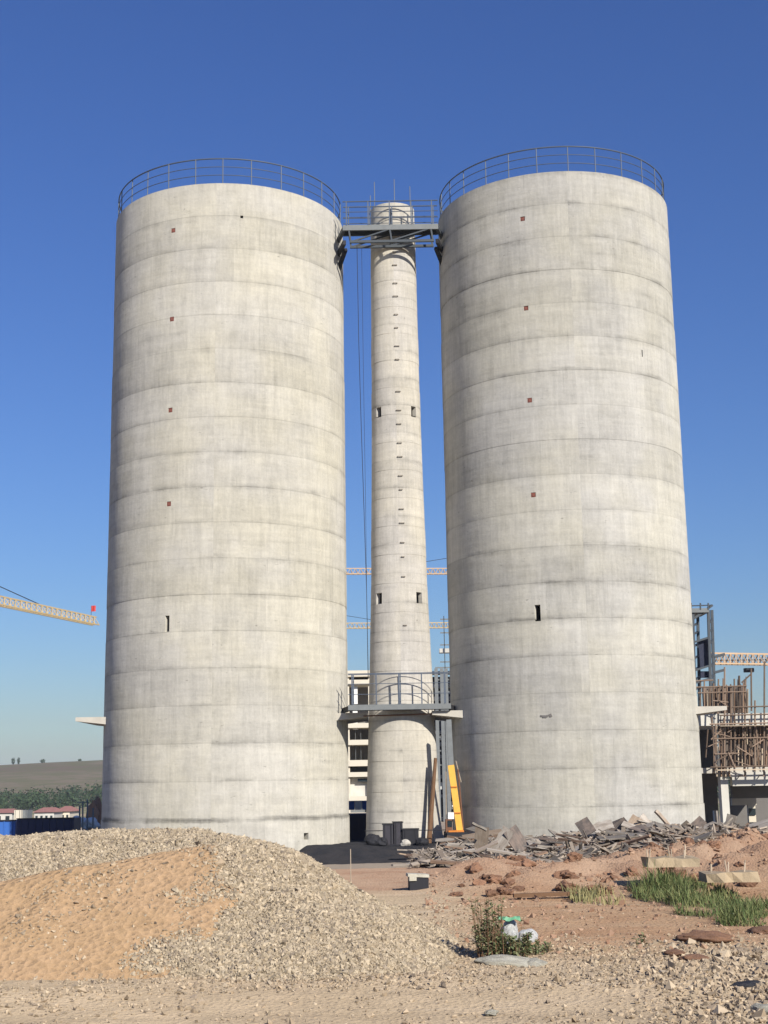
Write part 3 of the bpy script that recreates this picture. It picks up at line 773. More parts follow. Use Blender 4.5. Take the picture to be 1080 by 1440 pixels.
leaning('ply', 1010, 1178, 1007, 1140, 46, .10, .06, .4, 'grey post standing crooked before the concrete column')
leaning('ply', 1024, 1172, 1030, 1146, 46, .35, .03, 1.25, 'curved grey sheet leaning on the concrete column')
leaning('plank', 1035, 1175, 1054, 1158, 46, .16, .05, .4, 'pale slab of wood leaning under the concrete beam')
leaning('ply', 1042, 1182, 1062, 1200, 38, .4, .03, .9, 'crumpled grey sheet hanging over the orange bank')
leaning('plank', 622, 1200, 668, 1196, 38, .12, .05, .3, 'long flat grey plank low at the front of the heap')
leaning('plank', 605, 1212, 695, 1216, 29, .12, .05, .2, 'long green grey plank along the foot of the heap')
leaning('plank', 660, 1218, 722, 1212, 28, .10, .05, .2, 'thin reddish batten lying on the planks at the foot of the heap')
p0 = at(722, 1260, 19.6); p1 = at(812, 1259, 19.6)
g0 = float(ground_z((p0.x+p1.x)/2, 19.6))
o = MB(); o.bar((p0.x, 19.6, g0+.05), (p1.x, 19.7, g0+.06), .09, .05)
tag(o.build('plank', M['stick']), 'long brown plank lying flat at the edge of the bare red soil', 'plank')

# ------------------------------------------------------------------ earth bank pieces
def blob(name, mat, c, r, squash=.7, seed=0, sub=3, rough=.28):
    bm = bmesh.new(); bmesh.ops.create_icosphere(bm, subdivisions=sub, radius=1)
    rs_ = np.random.default_rng(seed); off = rs_.uniform(0, 100, 3)
    for v in bm.verts:
        n = float(fbm(np.array(v.co.x*1.7+off[0]+v.co.z), np.array(v.co.y*1.7+off[1]+v.co.z*1.3)))*2 + .5*float(fbm(np.array(v.co.x*5+off[2]), np.array(v.co.y*5+v.co.z*4)))
        v.co *= 1 + rough*n; v.co.z *= squash
    me = bpy.data.meshes.new(name); bm.to_mesh(me); bm.free(); me.materials.append(mat)
    me.shade_smooth() if sub > 3 else None
    o = link(name, me, None, c, (0, 0, float(rs_.uniform(0, 6))), (r[0], r[1], r[2])); return o
def on_ground(px, py):
    """point of the near ground under a pixel"""
    Y = 12.0
    for _ in range(40):
        p = at(px, py, Y); g = float(ground_z(p.x, p.y)); d = p.z - g
        Y += d*Y/max(CAM_Z - g, .3)*.7; Y = min(max(Y, 6), 60)
    return at(px, py, Y)
# pile caps with starter bars
def pile_cap(px0, px1, pyt, pyb, Y, depth, bars, label):
    Y = on_ground((px0+px1)/2, pyb).y
    a, b_ = at(px0, pyt, Y), at(px1, pyb, Y); w = b_.x - a.x; h = max(a.z - b_.z, .05)
    root = empty('pile_cap', ((a.x+b_.x)/2, Y + depth/2, b_.z), 0, label, 'concrete block')
    me = MB(); n = 6
    for i in range(n+1):
        x = -w/2 + w*i/n; j = lambda s=.02: random.uniform(-s, s)
        me.v += [(x+j(), -depth/2+j(.04), -.06), (x+j(), depth/2, -.06), (x+j(), depth/2+j(), h+j()), (x+j(), -depth/2+j(.03), h+j(.02))]
    for i in range(n):
        for q in range(4): me.f.append((4*i+q, 4*i+(q+1) % 4, 4*i+4+(q+1) % 4, 4*i+4+q))
    me.f += [(3, 2, 1, 0), (4*n, 4*n+1, 4*n+2, 4*n+3)]
    me.build('block', M['pile_cap'], root)
    for bx in bars:
        x = at(bx, pyt, Y).x - (a.x+b_.x)/2
        for k in range(2):
            MB().tube((x + k*.06, -depth*.15+k*.2, h-.05), (x+k*.06+random.uniform(-.03, .03), -depth*.15+k*.2, h+random.uniform(.10, .17)), .010, 6).build('starter_bar', M['bamboo'], root)
    return root
pile_cap(911, 984, 1207, 1213, 22.6, .5, (896+18, 946, 966), 'yellowish raw concrete block with starter bars above the tall grass')
pile_cap(993, 1068, 1229, 1234, 20.6, .45, (1003, 1027, 1050), 'low flat concrete block with starter bars at the foot of the orange bank')
o = MB(); o.bar(at(1022, 1214, 21.9), at(1052, 1221, 21.9), .07, .05); tag(o.build('plank', M['timber']), 'short brown plank stuck in the orange earth bank', 'plank')
# clods
rs = random.Random(5)
for i in range(60):
    if i < 40: px, Y = rs.uniform(655, 1085), rs.uniform(20.3, 24.5)
    else: px, Y = rs.uniform(640, 900), rs.uniform(20.2, 21.8)
    p = at(px, 1230, Y); z = float(ground_z(p.x, Y)); r = rs.uniform(.05, .15)
    tag(blob('earth_clod', M['clod'], (p.x, Y, z + r*.2), (r, r*rs.uniform(.7, 1), r*rs.uniform(.6, 1)), .7, i, 3, .9), 'lump of reddish earth on the spoil bank', 'clod', 'lumps of earth on the spoil bank')
for k, (px, py, r, lb_) in enumerate(((990, 1322, .26, 'low reddish mound of earth lying alone on the bare soil'), (1076, 1312, .22, 'brown boulder beside the tall grass'), (948, 1343, .12, 'small brown stone at the edge of the gravel'), (978, 1350, .13, 'small dark stone lying near the reddish mound'))):
    p = on_ground(px, py); tag(blob('earth_clod', M['clod'], (p.x, p.y, p.z+.02), (r, r*.8, r*.38), .6, 60+k, 4, .42), lb_, 'clod')
# black and white broken block
p = on_ground(588, 1231); p = at(588, 1230, 21.5); z = float(ground_z(p.x, 21.5))
bk = empty('broken_block', (p.x, 21.5, z), .12, 'broken block with white crust and black sides standing alone on the soil', 'broken block')
b = MB(); b.box((0, 0, .09), (.29, .22, .20)); b.build('black_side', M['dark'], bk)
b = MB(); b.box((-.01, 0, .21), (.33, .26, .045), Matrix.Rotation(.06, 3, 'Y')); b.box((-.10, -.09, .17), (.11, .1, .07)); b.build('white_crust', M['lime'], bk)

# ------------------------------------------------------------------ sacks, sheet and weeds
def sack(px, py, r, rz, tilt, seed, label):
    p = on_ground(px, py); o = blob('woven_sack', M['sack'], (p.x, p.y, p.z + r[2]*.6), r, .9, seed, 4, .35)
    o.rotation_euler = (tilt, .1, rz); return tag(o, label, 'sack')
sack(716, 1331, (.085, .08, .17), .3, .3, 201, 'crumpled white sack standing upright among the weeds')
sack(742, 1325, (.11, .09, .085), .2, .0, 202, 'white woven sack lying on its side right of the weeds')
p = on_ground(714, 1336)
b = MB(); n = 8
for i in range(n+1):
    x = -.11 + .22*i/n
    b.v += [(x, 0, .36 + .01*math.sin(i*1.3)), (x, .02, .39 + .008*math.cos(i*2.1)), (x, .07, .385 + .01*math.sin(i)), (x, .07, .37)]
for i in range(n):
    for q in range(4): b.f.append((4*i+q, 4*i+(q+1) % 4, 4*i+4+(q+1) % 4, 4*i+4+q))
o = b.build('green_sheet', M['green_bag']); o.location = (p.x+.03, p.y+.06, p.z-.09); tag(o, 'faded green plastic strip above the white sack', 'plastic sheet')
p = on_ground(722, 1356)
o = blob('mortar_lump', M['lime'], (p.x, p.y, p.z), (.36, .16, .11), .6, 301, 4, .25); o.rotation_euler = (0, .1, -.1); tag(o, 'long pale lump of hardened mortar in front of the weeds', 'mortar')
p = on_ground(752, 1356); tag(blob('mortar_lump', M['lime'], (p.x, p.y, p.z), (.16, .12, .08), .6, 303, 3, .4), 'small crumbling lump of mortar beside the long one', 'mortar')
for k, (px, py, r, lb_) in enumerate(((1030, 1291, .075, 'white scrap of litter in the tall grass'), (890, 1261, .05, 'tiny white scrap at the grass edge'), (690, 1428, .055, 'pale flat stone at the bottom of the gravel'), (1075, 1425, .09, 'grey broken stone in the coarse gravel'))):
    p = on_ground(px, py); tag(blob('litter' if k < 2 else 'loose_stone', M['sack'] if k < 2 else M['lime'], (p.x, p.y, p.z+r*.3), (r, r*.7, r*.6), .7, 310+k, 3, .5), lb_, 'litter' if k < 2 else 'stone')
p = on_ground(1052, 1386); o = blob('loose_stone', M['dark'], (p.x, p.y, p.z), (.16, .06, .05), .7, 320, 3, .4); o.rotation_euler = (0, 0, .4); tag(o, 'long blackish stone in the coarse gravel', 'stone')

def blades(name, pts, hgt, mat, wid=.010, bend=.35, leafy_=False):
    """pts (n,3) roots -> curved tapered blades, two quads each"""
    n = len(pts); a = rng.uniform(0, 2*np.pi, n); h = hgt*rng.uniform(.5, 1.25, n); w = wid*rng.uniform(.6, 1.4, n)
    lean = rng.uniform(.05, bend, n)*h; dx, dy = np.cos(a), np.sin(a); px_, py_ = -dy, dx
    def row(t, wf):
        c = pts + np.stack([dx*lean*t*t, dy*lean*t*t, h*t], -1); e = np.stack([px_*w*wf, py_*w*wf, 0*w], -1)
        return np.stack([c-e, c+e], 1)
    V = np.concatenate([row(0, .8), row(.5, 1.0), row(1.0, .12)], 1)
    Fq = np.array([(0, 1, 3, 2), (2, 3, 5, 4)])[None] + 6*np.arange(n)[:, None, None]
    tone = np.clip(rng.normal(.4, .28, n), 0, 1)
    return np_mesh(name, V.reshape(-1, 3), Fq.reshape(-1, 4), mat, False, np.repeat(tone, 6))
# tall grass along the bank: outline traced on the ground
def in_poly(x, y, P):
    c = np.zeros(len(x), bool); j = len(P)-1
    for i in range(len(P)):
        xi, yi = P[i]; xj, yj = P[j]
        c ^= ((yi > y) != (yj > y)) & (x < (xj-xi)*(y-yi)/(yj-yi+1e-12)+xi); j = i
    return c
GP = [tuple(on_ground(*q).xy) for q in ((872, 1256), (890, 1247), (930, 1241), (985, 1241), (1003, 1262), (1040, 1270), (1090, 1277), (1090, 1307), (1020, 1298), (960, 1284), (915, 1270), (885, 1264))]
x = rng.uniform(2.4, 8, 90000); y = rng.uniform(13, 23, 90000)
k = in_poly(x + .35*fbm(x*1.4, y*1.4)*2, y + .5*fbm(x*1.1+9, y*1.1)*2, GP) & (fbm(x*1.8, y*1.8) > -.07 + .2*(rng.random(len(x))-.5)); x, y = x[k], y[k]
hh = (.12 + .30*sstep(-.14, .2, fbm(x*1.3+3, y*1.3)))*rng.uniform(.6, 1.3, len(x))*(.5 + .55*sstep(15, 19.0, y))
P = np.stack([x, y, ground_z(x, y)-.02], -1)
tag(link('tall_grass', blades('tall_grass', P, hh, M['grass'], .005, 1.1)), 'tall green grass growing along the foot of the bank', 'grass', kind='stuff')
x = rng.uniform(2.5, 4.8, 9000); y = rng.uniform(18.2, 20.8, 9000); k = fbm(x*1.2+30, y*1.2) > .14 + .22*(rng.random(9000)-.5); x, y = x[k], y[k]
t_ = M['dry'] = leafy('dry_grass', (.20, .19, .085), (.32, .27, .13))
tag(link('dry_grass', blades('dry_grass', np.stack([x, y, ground_z(x, y)-.02], -1), .16, t_, .010, .7)), 'short yellowish grass at the left end of the green patch', 'grass', kind='stuff')

def weed(px, py, h, n_st, spread, label, dense=26, stems=M['stick']):
    p = on_ground(px, py); root = empty('weed', p, 0, label, 'weed')
    sm = MB(); LV = []; 
    for s in range(n_st):
        a = random.uniform(0, 6.28); r = spread*math.sqrt(random.random()); x0, y0 = r*math.cos(a), r*math.sin(a)
        hh_ = h*random.uniform(.45, 1.0); dx, dy = random.uniform(-.12, .12)*hh_ + x0*.15, random.uniform(-.12, .12)*hh_
        sm.tube((x0, y0, 0), (x0+dx, y0+dy, hh_), .005, 4, .002)
        for q in range(dense):
            t = random.uniform(.12, 1.0); LV.append((x0+dx*t, y0+dy*t, hh_*t))
    sm.build('stems', stems, root)['kind'] = 'stuff'
    LV = np.array(LV); n = len(LV); L = rng.uniform(.03, .075, n); a = rng.uniform(0, 6.28, n); el = rng.uniform(-.3, 1.0, n)
    d = np.stack([np.cos(a)*np.cos(el), np.sin(a)*np.cos(el), np.sin(el)], -1); s = np.stack([-np.sin(a), np.cos(a), 0*a], -1)*(L*.22)[:, None]
    V = np.stack([LV, LV + d*(L*.5)[:, None] + s, LV + d*L[:, None] - np.array([0, 0, .012]), LV + d*(L*.5)[:, None] - s], 1)
    Fq = np.array([(0, 1, 2, 3)])[None] + 4*np.arange(n)[:, None, None]
    o = link('leaves', np_mesh('leaves', V.reshape(-1, 3), Fq.reshape(-1, 4), M['weed'], False, np.repeat(np.clip(rng.normal(.45, .3, n), 0, 1), 4)), root)
    return root
weed(690, 1348, .58, 30, .13, 'tall leafy weed with brown tips left of the white sacks', 24)
weed(718, 1346, .22, 30, .16, 'low leafy weed at the feet of the white sacks', 26)
weed(748, 1340, .12, 16, .20, 'sparse dry weed right of the white sacks', 18)
weed(684, 1322, .42, 3, .05, 'tall thin dry stalk rising behind the leafy weed', 10)
weed(734, 1308, .22, 1, .01, 'single dark stalk beside the green sheet', 6)
weed(900, 1330, .12, 4, .05, 'little seedling growing alone on the bare red soil', 8)
weed(484, 1330, .10, 10, .05, 'small green tuft growing in the gravel heap foot', 14)

# ------------------------------------------------------------------ things between the silos
def gz(x, y): return max(float(ground_z(x, y)), float(shade_mound_h(np.array(x), np.array(y))) if 49 < y < 65 and abs(x) < 4.4 else -99)
# yellow mobile crane: boom seen end on beside the right silo
YC = 56.0
c0 = at(641, 1180, YC); zc = gz(c0.x, YC)
cr_ = empty('mobile_crane', (c0.x, YC, zc), 0, 'yellow telescopic crane with raised boom beside the right silo', 'crane')
def rel(px, py, Y=YC): return at(px, py, Y) - Vector((c0.x, YC, zc))
MB().bar(rel(647, 1172), rel(634, 1076), .21, .26).build('boom', M['yellow'], cr_)
MB().bar(rel(634.6, 1080), rel(631, 1012), .19, .21).build('boom_extension', M['steel_l'], cr_)
for t in (.3, .68):
    p = rel(647, 1172).lerp(rel(634, 1076), t); MB().box(p, (.25, .30, .05)).build('boom_collar', M['orange'], cr_)
MB().tube(rel(651.5, 1168), rel(644, 1082), .035, 6).build('lift_cylinder', M['rust'], cr_)
MB().tube(rel(648.5, 1100), rel(641, 1070), .02, 6).build('hose', M['bamboo'], cr_)
b = MB(); b.box(rel(641, 1172), (.62, .9, .26)); b.box(rel(641, 1178), (.72, 1.3, .12)); b.build('turntable', M['orange'], cr_)
b = MB(); b.box((0, 0, .45), (.78, 2.2, .3)); b.build('chassis', M['dark'], cr_)
cab = MB().box(rel(631, 1163), (.26, .7, .62)).build('cab', M['rust'], cr_); MB().box(rel(632, 1158) + Vector((0, -.36, 0)), (.18, .02, .25)).build('cab_window', M['glass'], cab)
MB().box(rel(634, 1147), (.24, .3, .26)).build('winch_box', M['white'], cr_)
for sx in (-1, 1):
    for sy in (-1, 1): MB().tube((sx*.3, sy*.75, .3), (sx*.44, sy*.75, .3), .3, 16).build('wheel', M['dark'], cr_)
MB().tube(rel(627.5, 1176), rel(627, 1085), .022, 6).build('hoist_rope', M['bamboo'], cr_)
# timber prop and pale sheet against the chimney foot
p0 = at(612.5, 1066, 56.7); p1 = at(603, 1178, 56.5); p1.z = gz(p1.x, 56.5)
tag(MB().tube(p1, p0, .11, 8, .07).build('timber_prop', M['stick']), 'dark round timber prop leaning beside the chimney foot', 'prop')
a, b_, c = at(608, 1083, 57.0), at(624, 1166, 56.9), at(605, 1168, 56.9); b_.z = c.z = gz(c.x, 56.9)
bb = MB(); off = Vector((0, .08, 0)); bb.add([a, b_, c, a+off, b_+off, c+off], [(0, 1, 2), (5, 4, 3), (0, 3, 4, 1), (1, 4, 5, 2), (2, 5, 3, 0)])
tag(bb.build('pale_sheet', M['slab']), 'tall pale triangular sheet leaning behind the timber prop', 'sheet')
gr_ = empty('guard_fence', (0, 0, 0), 0, 'thin dark guard rail across the chimney foot', 'guard rail')
a, b_ = at(512, 1168.5, 55.9), at(634, 1167, 55.9)
MB().tube(a, b_, .018, 6).build('hand_rail', M['dark'], gr_)
for t in (.02, .28, .55, .8, .98):
    p = a.lerp(b_, t); MB().tube((p.x, p.y, gz(p.x, p.y)), p, .018, 6).build('fence_post', M['dark'], gr_)
def box_at(name, px0, px1, py0, py1, Y, d, mat, label, cat, rz=0.0):
    a, b_ = at(px0, py0, Y), at(px1, py1, Y); z0 = gz((a.x+b_.x)/2, Y)-.03; w = b_.x - a.x
    root = empty(name, ((a.x+b_.x)/2, Y+d/2, z0), rz, label, cat); h = a.z - z0
    MB().box((0, 0, h/2), (w, d, h)).build('body', mat, root)
    MB().box((0, 0, h+.02), (w+.05, d+.05, .04)).build('lid', M['dark'], root)
    for k in (-1, 1): MB().box((k*w*.32, -d/2-.012, h/2), (.05, .025, h*.96)).build('batten', M['dark'], root)
    return root
M['crate'] = simple('shaded_crate', (.045, .042, .05), .8, .3, 4)  # crates stand in shade; the shade is put into this dark colour
box_at('crate', 538, 553, 1160, 1180, 55.2, .6, M['crate'], 'shade-coloured wooden crate left of the taller one before the chimney', 'crate')
box_at('crate', 553, 565.5, 1157, 1176, 55.4, .6, M['crate'], 'taller shade-coloured crate standing before the chimney', 'crate', .1)
box_at('tool_chest', 566, 589, 1167, 1184, 55.3, .7, M['dark'], 'wide shade-coloured chest right of the crates', 'chest')  # near-black here stands in for the shade on the chest
for k, (px, py, r, lb_) in enumerate(((525, 1176, .32, 'shade-coloured tarpaulin bundle left of the crates'), (537, 1178, .24, 'small shade-coloured bundle touching the left crate'), (594, 1177, .26, 'round shade-coloured bundle right of the chest'), (570, 1180, .2, 'pale crumpled bag before the chest'))):
    p = at(px, py, 54.9); tag(blob('tarp_bundle' if k < 3 else 'cloth_bag', M['dark'] if k < 3 else M['slab'], (p.x, 54.9, gz(p.x, 54.9)+r*.45), (r, r, r*.9), .9, 400+k, 3, .4), lb_, 'bundle' if k < 3 else 'bag')  # the three near-black bundles carry their shade in the colour
c = at(504, 1175, 66); z0 = gz(c.x, 66)
root = empty('skip_container', (c.x, 66, z0), 0, 'dark navy container between the left silo and the chimney', 'container')
MB().box((0, 0, .75), (1.9, 2.0, 1.5)).build('body', M['navy'], root)
for k in range(5): MB().box((-.8+.4*k, -1.02, .75), (.06, .05, 1.4)).build('rib', M['navy'], root)
# blue and white panels above the container
root = empty('site_hoarding', (c.x, 68, z0), 0, 'low hoarding of white and blue panels above the navy container', 'hoarding')
for k in range(5): MB().box((-.75+.36*k, 0, 1.85), (.33, .05, .42)).build('panel', M['blue'] if k % 2 else M['white'], root)
for k in (-1, 1): MB().box((.85*k, .06, 1.0), (.06, .06, 2.0)).build('post', M['steel_l'], root)
p0 = at(493, 1206, 20.5); z = gz(p0.x, 20.5)
tag(MB().tube((p0.x, 20.5, z), (p0.x, 20.5, at(493.5, 1194, 20.5).z), .007, 6).build('survey_stake', M['bamboo']), 'thin pale stake standing in front of the black shade mound', 'stake')

# ------------------------------------------------------------------ concrete frame block seen left of the chimney
YB = 150
def P3(px, py, Y): return at(px, py, Y)
def wbox(mb, px0, px1, py0, py1, Y, d):
    a, b_ = at(px0, py0, Y), at(px1, py1, Y); mb.box(((a.x+b_.x)/2, Y+d/2, (a.z+b_.z)/2), (abs(b_.x-a.x), d, abs(a.z-b_.z))); return mb
fb = empty('office_block', (0, 0, 0), 0, 'pale unfinished concrete block with stacked floors left of the chimney', 'building')
for (y0, y1) in ((944, 950), (957, 961), (1018, 1022), (1041.5, 1046), (1070, 1076), (1087, 1091), (1121, 1124.5)):
    wbox(MB(), 430, 590, y0, y1, YB-.6, 9).build('floor_slab', M['cream'], fb)
for px in (440, 465, 490.5, 520, 545, 570): wbox(MB(), px-2.6, px+2.6, 944, 1180, YB-.3, .9).build('column', M['cream'], fb)
wbox(MB(), 430, 590, 950, 1180, YB+4, .4).build('back_wall', M['shaded_broken'], fb)
wbox(MB(), 430, 590, 1091, 1121, YB+.6, .3).build('infill_wall', M['frame_c'], fb)
wbox(MB(), 430, 590, 1144, 1180, YB+.4, .3).build('infill_wall', M['cream'], fb)
wbox(MB(), 430, 590, 1124.5, 1144, YB+.7, .3).build('infill_wall', M['steel_l'], fb)
for (x0, x1, y0, y1) in ((498, 502, 1147, 1154), (508, 512, 1147, 1154), (505, 511, 1122.5, 1128), (503, 518, 1095, 1099)):
    w = wbox(MB(), x0, x1, y0, y1, YB-.05, .3).build('window', M['glass'], fb)
for px in (500, 507.5): wbox(MB(), px-.5, px+.5, 1022, 1070, YB+.2, .15).build('mullion', M['steel_l'], fb)
for y in (964, 1000): wbox(MB(), 496, 503, y, y+26, YB+.1, .3).build('infill_wall', M['white'], fb)
# scaffolded block right of the chimney
YB = 118
fb = empty('scaffolded_block', (0, 0, 0), 0, 'dark netted building frame wrapped in scaffolding right of the chimney', 'building')
wbox(MB(), 602, 662, 952, 1185, YB+2, .4).build('net_wall', M['netting'], fb)
for (y0, y1) in ((944, 947), (962, 966), (980, 984), (1028, 1031), (1044, 1048), (1062, 1065), (1090, 1094), (1118, 1121), (1150, 1154)):
    wbox(MB(), 600, 664, y0, y1, YB+.6, 1.2).build('floor_slab', M['frame_c'], fb)
for px in (616, 624, 630, 638, 646, 655): wbox(MB(), px-.45, px+.45, 940, 1185, YB, .08).build('scaffold_tube', M['steel_l'], fb)
for y in (870, 889, 906, 930, 938, 955, 972, 990, 1012, 1036, 1055, 1075): wbox(MB(), 612 if y > 935 else 619, 664, y, y+1.0, YB+.1, .07).build('ledger', M['steel_l'], fb)
for px in (625, 640): wbox(MB(), px-.4, px+.4, 866, 945, YB+.1, .07).build('scaffold_tube', M['steel'], fb)
wbox(MB(), 618, 660, 912, 917, YB+.3, 1.0).build('work_platform', M['frame_c'], fb)
for (x0, x1, y0, y1) in ((618, 626, 1034, 1041), (632, 640, 1052, 1058), (617, 623, 1100, 1110), (629, 640, 1127, 1138), (618, 627, 990, 998)):
    wbox(MB(), x0, x1, y0, y1, YB+1.6, .2).build('pale_panel', M['white'], fb)

# ------------------------------------------------------------------ building under construction right of the right silo
YB = 70
cb_ = empty('unfinished_building', (0, 0, 0), 0, 'unfinished concrete building with pale columns right of the right silo', 'building')
wbox(MB(), 1013, 1029, 1092, 1180, YB, .6).build('column', M['frame_c'], cb_)
wbox(MB(), 1090, 1106, 1090, 1180, YB, .6).build('column', M['frame_c'], cb_)
wbox(MB(), 1029, 1150, 1086, 1103.5, YB+.02, .5).build('beam', M['frame_c'], cb_)
wbox(MB(), 1012.5, 1029.5, 1085, 1092, YB-.03, .66).build('beam', M['frame_c'], cb_)
wbox(MB(), 985, 1150, 1080, 1085, YB+.1, 8).build('floor_slab', M['slab'], cb_)
wbox(MB(), 984, 1014, 1088, 1106, YB+4, .4).build('beam', M['shaded_broken'], cb_)
wbox(MB(), 975, 1013, 1000, 1180, YB+6, .3).build('side_wall', M['shaded_broken'], cb_)  # shaded flank of the building, its shade painted as dark concrete
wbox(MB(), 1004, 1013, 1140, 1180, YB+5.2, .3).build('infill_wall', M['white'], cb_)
wbox(MB(), 1029, 1150, 1104, 1121, YB+3.5, .4).build('inner_beam', M['shaded_broken'], cb_)
bw = wbox(MB(), 1029, 1064, 1123, 1132, YB+7, .3).build('back_wall', M['cream'], cb_)
wbox(MB(), 1052, 1064, 1132, 1160, YB+7, .3).build('back_wall', M['cream'], cb_)
wbox(MB(), 1020, 1150, 1120, 1185, YB+9, .3).build('back_wall', M['shaded_broken'], cb_)
wbox(MB(), 1053, 1063, 1137, 1146, YB+6.9, .12).build('window', M['glass'], cb_)
wbox(MB(), 985, 1150, 1004, 1018, YB+.25, 6).build('floor_slab', M['frame_c'], cb_)
wbox(MB(), 1010, 1150, 1019, 1084, YB+1.4, .2).build('shuttered_wall', M['ply_dark'], cb_)
wbox(MB(), 988, 1052, 966, 1003, YB+1.4, .2).build('shuttered_wall', M['ply_dark'], cb_)
rs = random.Random(9)
fw = empty('wall_formwork', (0, 0, 0), 0, 'upright timber boards of wall formwork on the unfinished building', 'formwork')
def plk(px, py0, py1, Y, w=.15):
    a, b_ = at(px + rs.uniform(-.8, .8), py0, Y), at(px + rs.uniform(-.8, .8), py1, Y)
    MB().bar(b_, a, w, .05).build('board', rs.choice([M['bamboo'], M['timber'], M['timber']]), fw)
for px in (1008, 1014, 1019.5, 1025): plk(px, 1021, 1092 if px < 1026 else 1080, YB-.12, .17)
x = 1033
while x < 1095:
    plk(x, 1052 + rs.uniform(-3, 5), 1081, YB+.7 + rs.uniform(-.1, .1)); plk(x + 2, 1022 + rs.uniform(-2, 6), 1045 + rs.uniform(-6, 4), YB+1.0); x += rs.uniform(4.2, 6.2)
x = 990
while x < 1053:
    plk(x, 962 + rs.uniform(-8, 10), 1002, YB+1.0 + rs.uniform(-.1, .1), .13); x += rs.uniform(3.6, 6.0)
sf = empty('scaffold', (0, 0, 0), 0, 'rust brown tube scaffold around the unfinished building', 'scaffold')
for px, y0, y1 in ((1001, 1008, 1084), (1019.5, 938, 1090), (1027, 966, 1080), (1033, 1000, 1078), (1047.5, 955, 1092), (1056.5, 940, 1000), (1062, 985, 1085), (1075, 930, 1092), (1088, 950, 1092), (985.5, 958, 1003), (1010, 955, 1004), (1040, 950, 1003)):
    a, b_ = at(px + rs.uniform(-.6, .6), y0, YB-.6), at(px + (5 if px == 1001 else rs.uniform(-1, 1)), y1, YB-.6)
    MB().tube(b_, a, .045, 6).build('standard_tube', M['pole'], sf)
for k in range(22):
    px = rs.uniform(982, 1090) if k % 2 else rs.uniform(1005, 1090); up = k % 3 == 0 and px < 1056
    y0 = rs.uniform(948, 975) if up else rs.uniform(1006, 1030); a, b_ = at(px + rs.uniform(-3, 3), y0, YB-.3-rs.random()*.6), at(px, 1003 if up else rs.uniform(1050, 1088), YB-.5)
    MB().tube(b_, a, rs.uniform(.025, .04), 5).build('standard_tube', M['pole'], sf)
for k in range(9):
    px, py = rs.uniform(990, 1060), rs.choice((985, 1030, 1050, 1070)); a = at(px, py, YB-.75); b_ = at(px + rs.uniform(12, 26), py + rs.uniform(-14, 14), YB-.6)
    MB().tube(a, b_, .03, 5).build('brace_tube', M['pole'], sf)
for y, x0, x1 in ((1018, 998, 1120), (1038.5, 1000, 1120), (1060, 1005, 1040), (1078.5, 999, 1120), (966, 978, 1050), (974, 981, 1050), (994, 1030, 1120), (1005.5, 1012, 1120), (957, 978, 1003)):
    a, b_ = at(x0, y + .5, YB-.68), at(x1, y - .02*(x1-x0), YB-.68); MB().tube(a, b_, .04, 6).build('ledger_tube', M['pole'], sf)
for x0, y0, x1, y1 in ((1043, 960, 1056, 948), (1000, 1040, 1022, 1020), (1024, 1058, 1034, 1080)):
    MB().tube(at(x0, y0, YB-.72), at(x1, y1, YB-.72), .04, 6).build('brace_tube', M['pole'], sf)
for y, x0, x1 in ((1021, 1012, 1110), (1083, 1008, 1100)):
    a, b_ = at(x0, y, YB-.9), at(x1, y-1.5, YB-.9); MB().bar(a, b_, .28, .05).build('work_board', M['bamboo'], sf)
for px in (1022, 1040, 1068, 1085):   # short spigots throwing slanted shadows on the beam
    a = at(px, 1091, YB-.02); MB().tube((a.x, YB+.05, a.z), (a.x, YB-.75, a.z), .03, 6).build('putlog_tube', M['pole'], sf)

# steel stair tower
YT = 82
st = empty('steel_tower', (0, 0, 0), 0, 'dark steel lattice tower with a solid panel beyond the right silo', 'steel tower')
for k, (x0, x1, Y) in enumerate(((974, 980, YT), (981, 986, YT+1.2), (996, 1003, YT), (1001, 1008, YT+1.2))):
    MB().bar(at(x1, 1080, Y), at(x0, 858, Y), .16, .16).build('leg', M['steel'], st)
for i, y in enumerate((876, 888, 905, 922, 938, 952, 966)):
    MB().bar(at(996.6 + (y-858)*.031, y, YT), at(1001 + (y-858)*.031, y-6 + 3*(i % 2), YT+1.2), .10, .10).build('rung', M['steel'], st)
    MB().bar(at(974.6 + (y-858)*.027, y+4, YT), at(981 + (y-858)*.023, y, YT+1.2), .10, .10).build('rung', M['steel'], st)
for y in (900, 940, 958): MB().bar(at(976, y+3, YT), at(998, y-4, YT), .12, .12).build('cross_beam', M['steel'], st)
b = MB(); a, b_ = at(982, 902, YT+.3), at(996, 897, YT+.3); c, d = at(998.5, 936, YT+.3), at(985, 941, YT+.3); o4 = Vector((0, .08, 0))
b.add([a, b_, c, d, a+o4, b_+o4, c+o4, d+o4], [(0, 1, 2, 3), (7, 6, 5, 4), (0, 4, 5, 1), (1, 5, 6, 2), (2, 6, 7, 3), (3, 7, 4, 0)]); b.build('panel', M['netting'], st)
wbox(MB(), 985, 998, 944, 953, YT+.3, .1).build('panel', M['netting'], st)
b = MB(); wbox(b, 968, 997, 855.5, 861, YT-.2, 2.2); b.build('platform', M['steel_l'], st)
for x0 in (972, 985, 996): MB().tube(at(x0, 857, YT-.2), at(x0, 848, YT-.2), .05, 5).build('rail_post', M['steel'], st)
MB().tube(at(966, 852, YT-.2), at(1000, 851, YT-.2), .04, 5).build('hand_rail', M['steel'], st)
MB().bar(at(970, 874, YT), at(1002, 851, YT), .14, .14).build('brace', M['steel'], st)
for y, xx in ((921, 1006), (943, 1006)): MB().bar(at(xx-2, y+3, YT+1.2), at(xx+13, y-1, YT+1.2), .22, .16).build('arm', M['steel'], st)

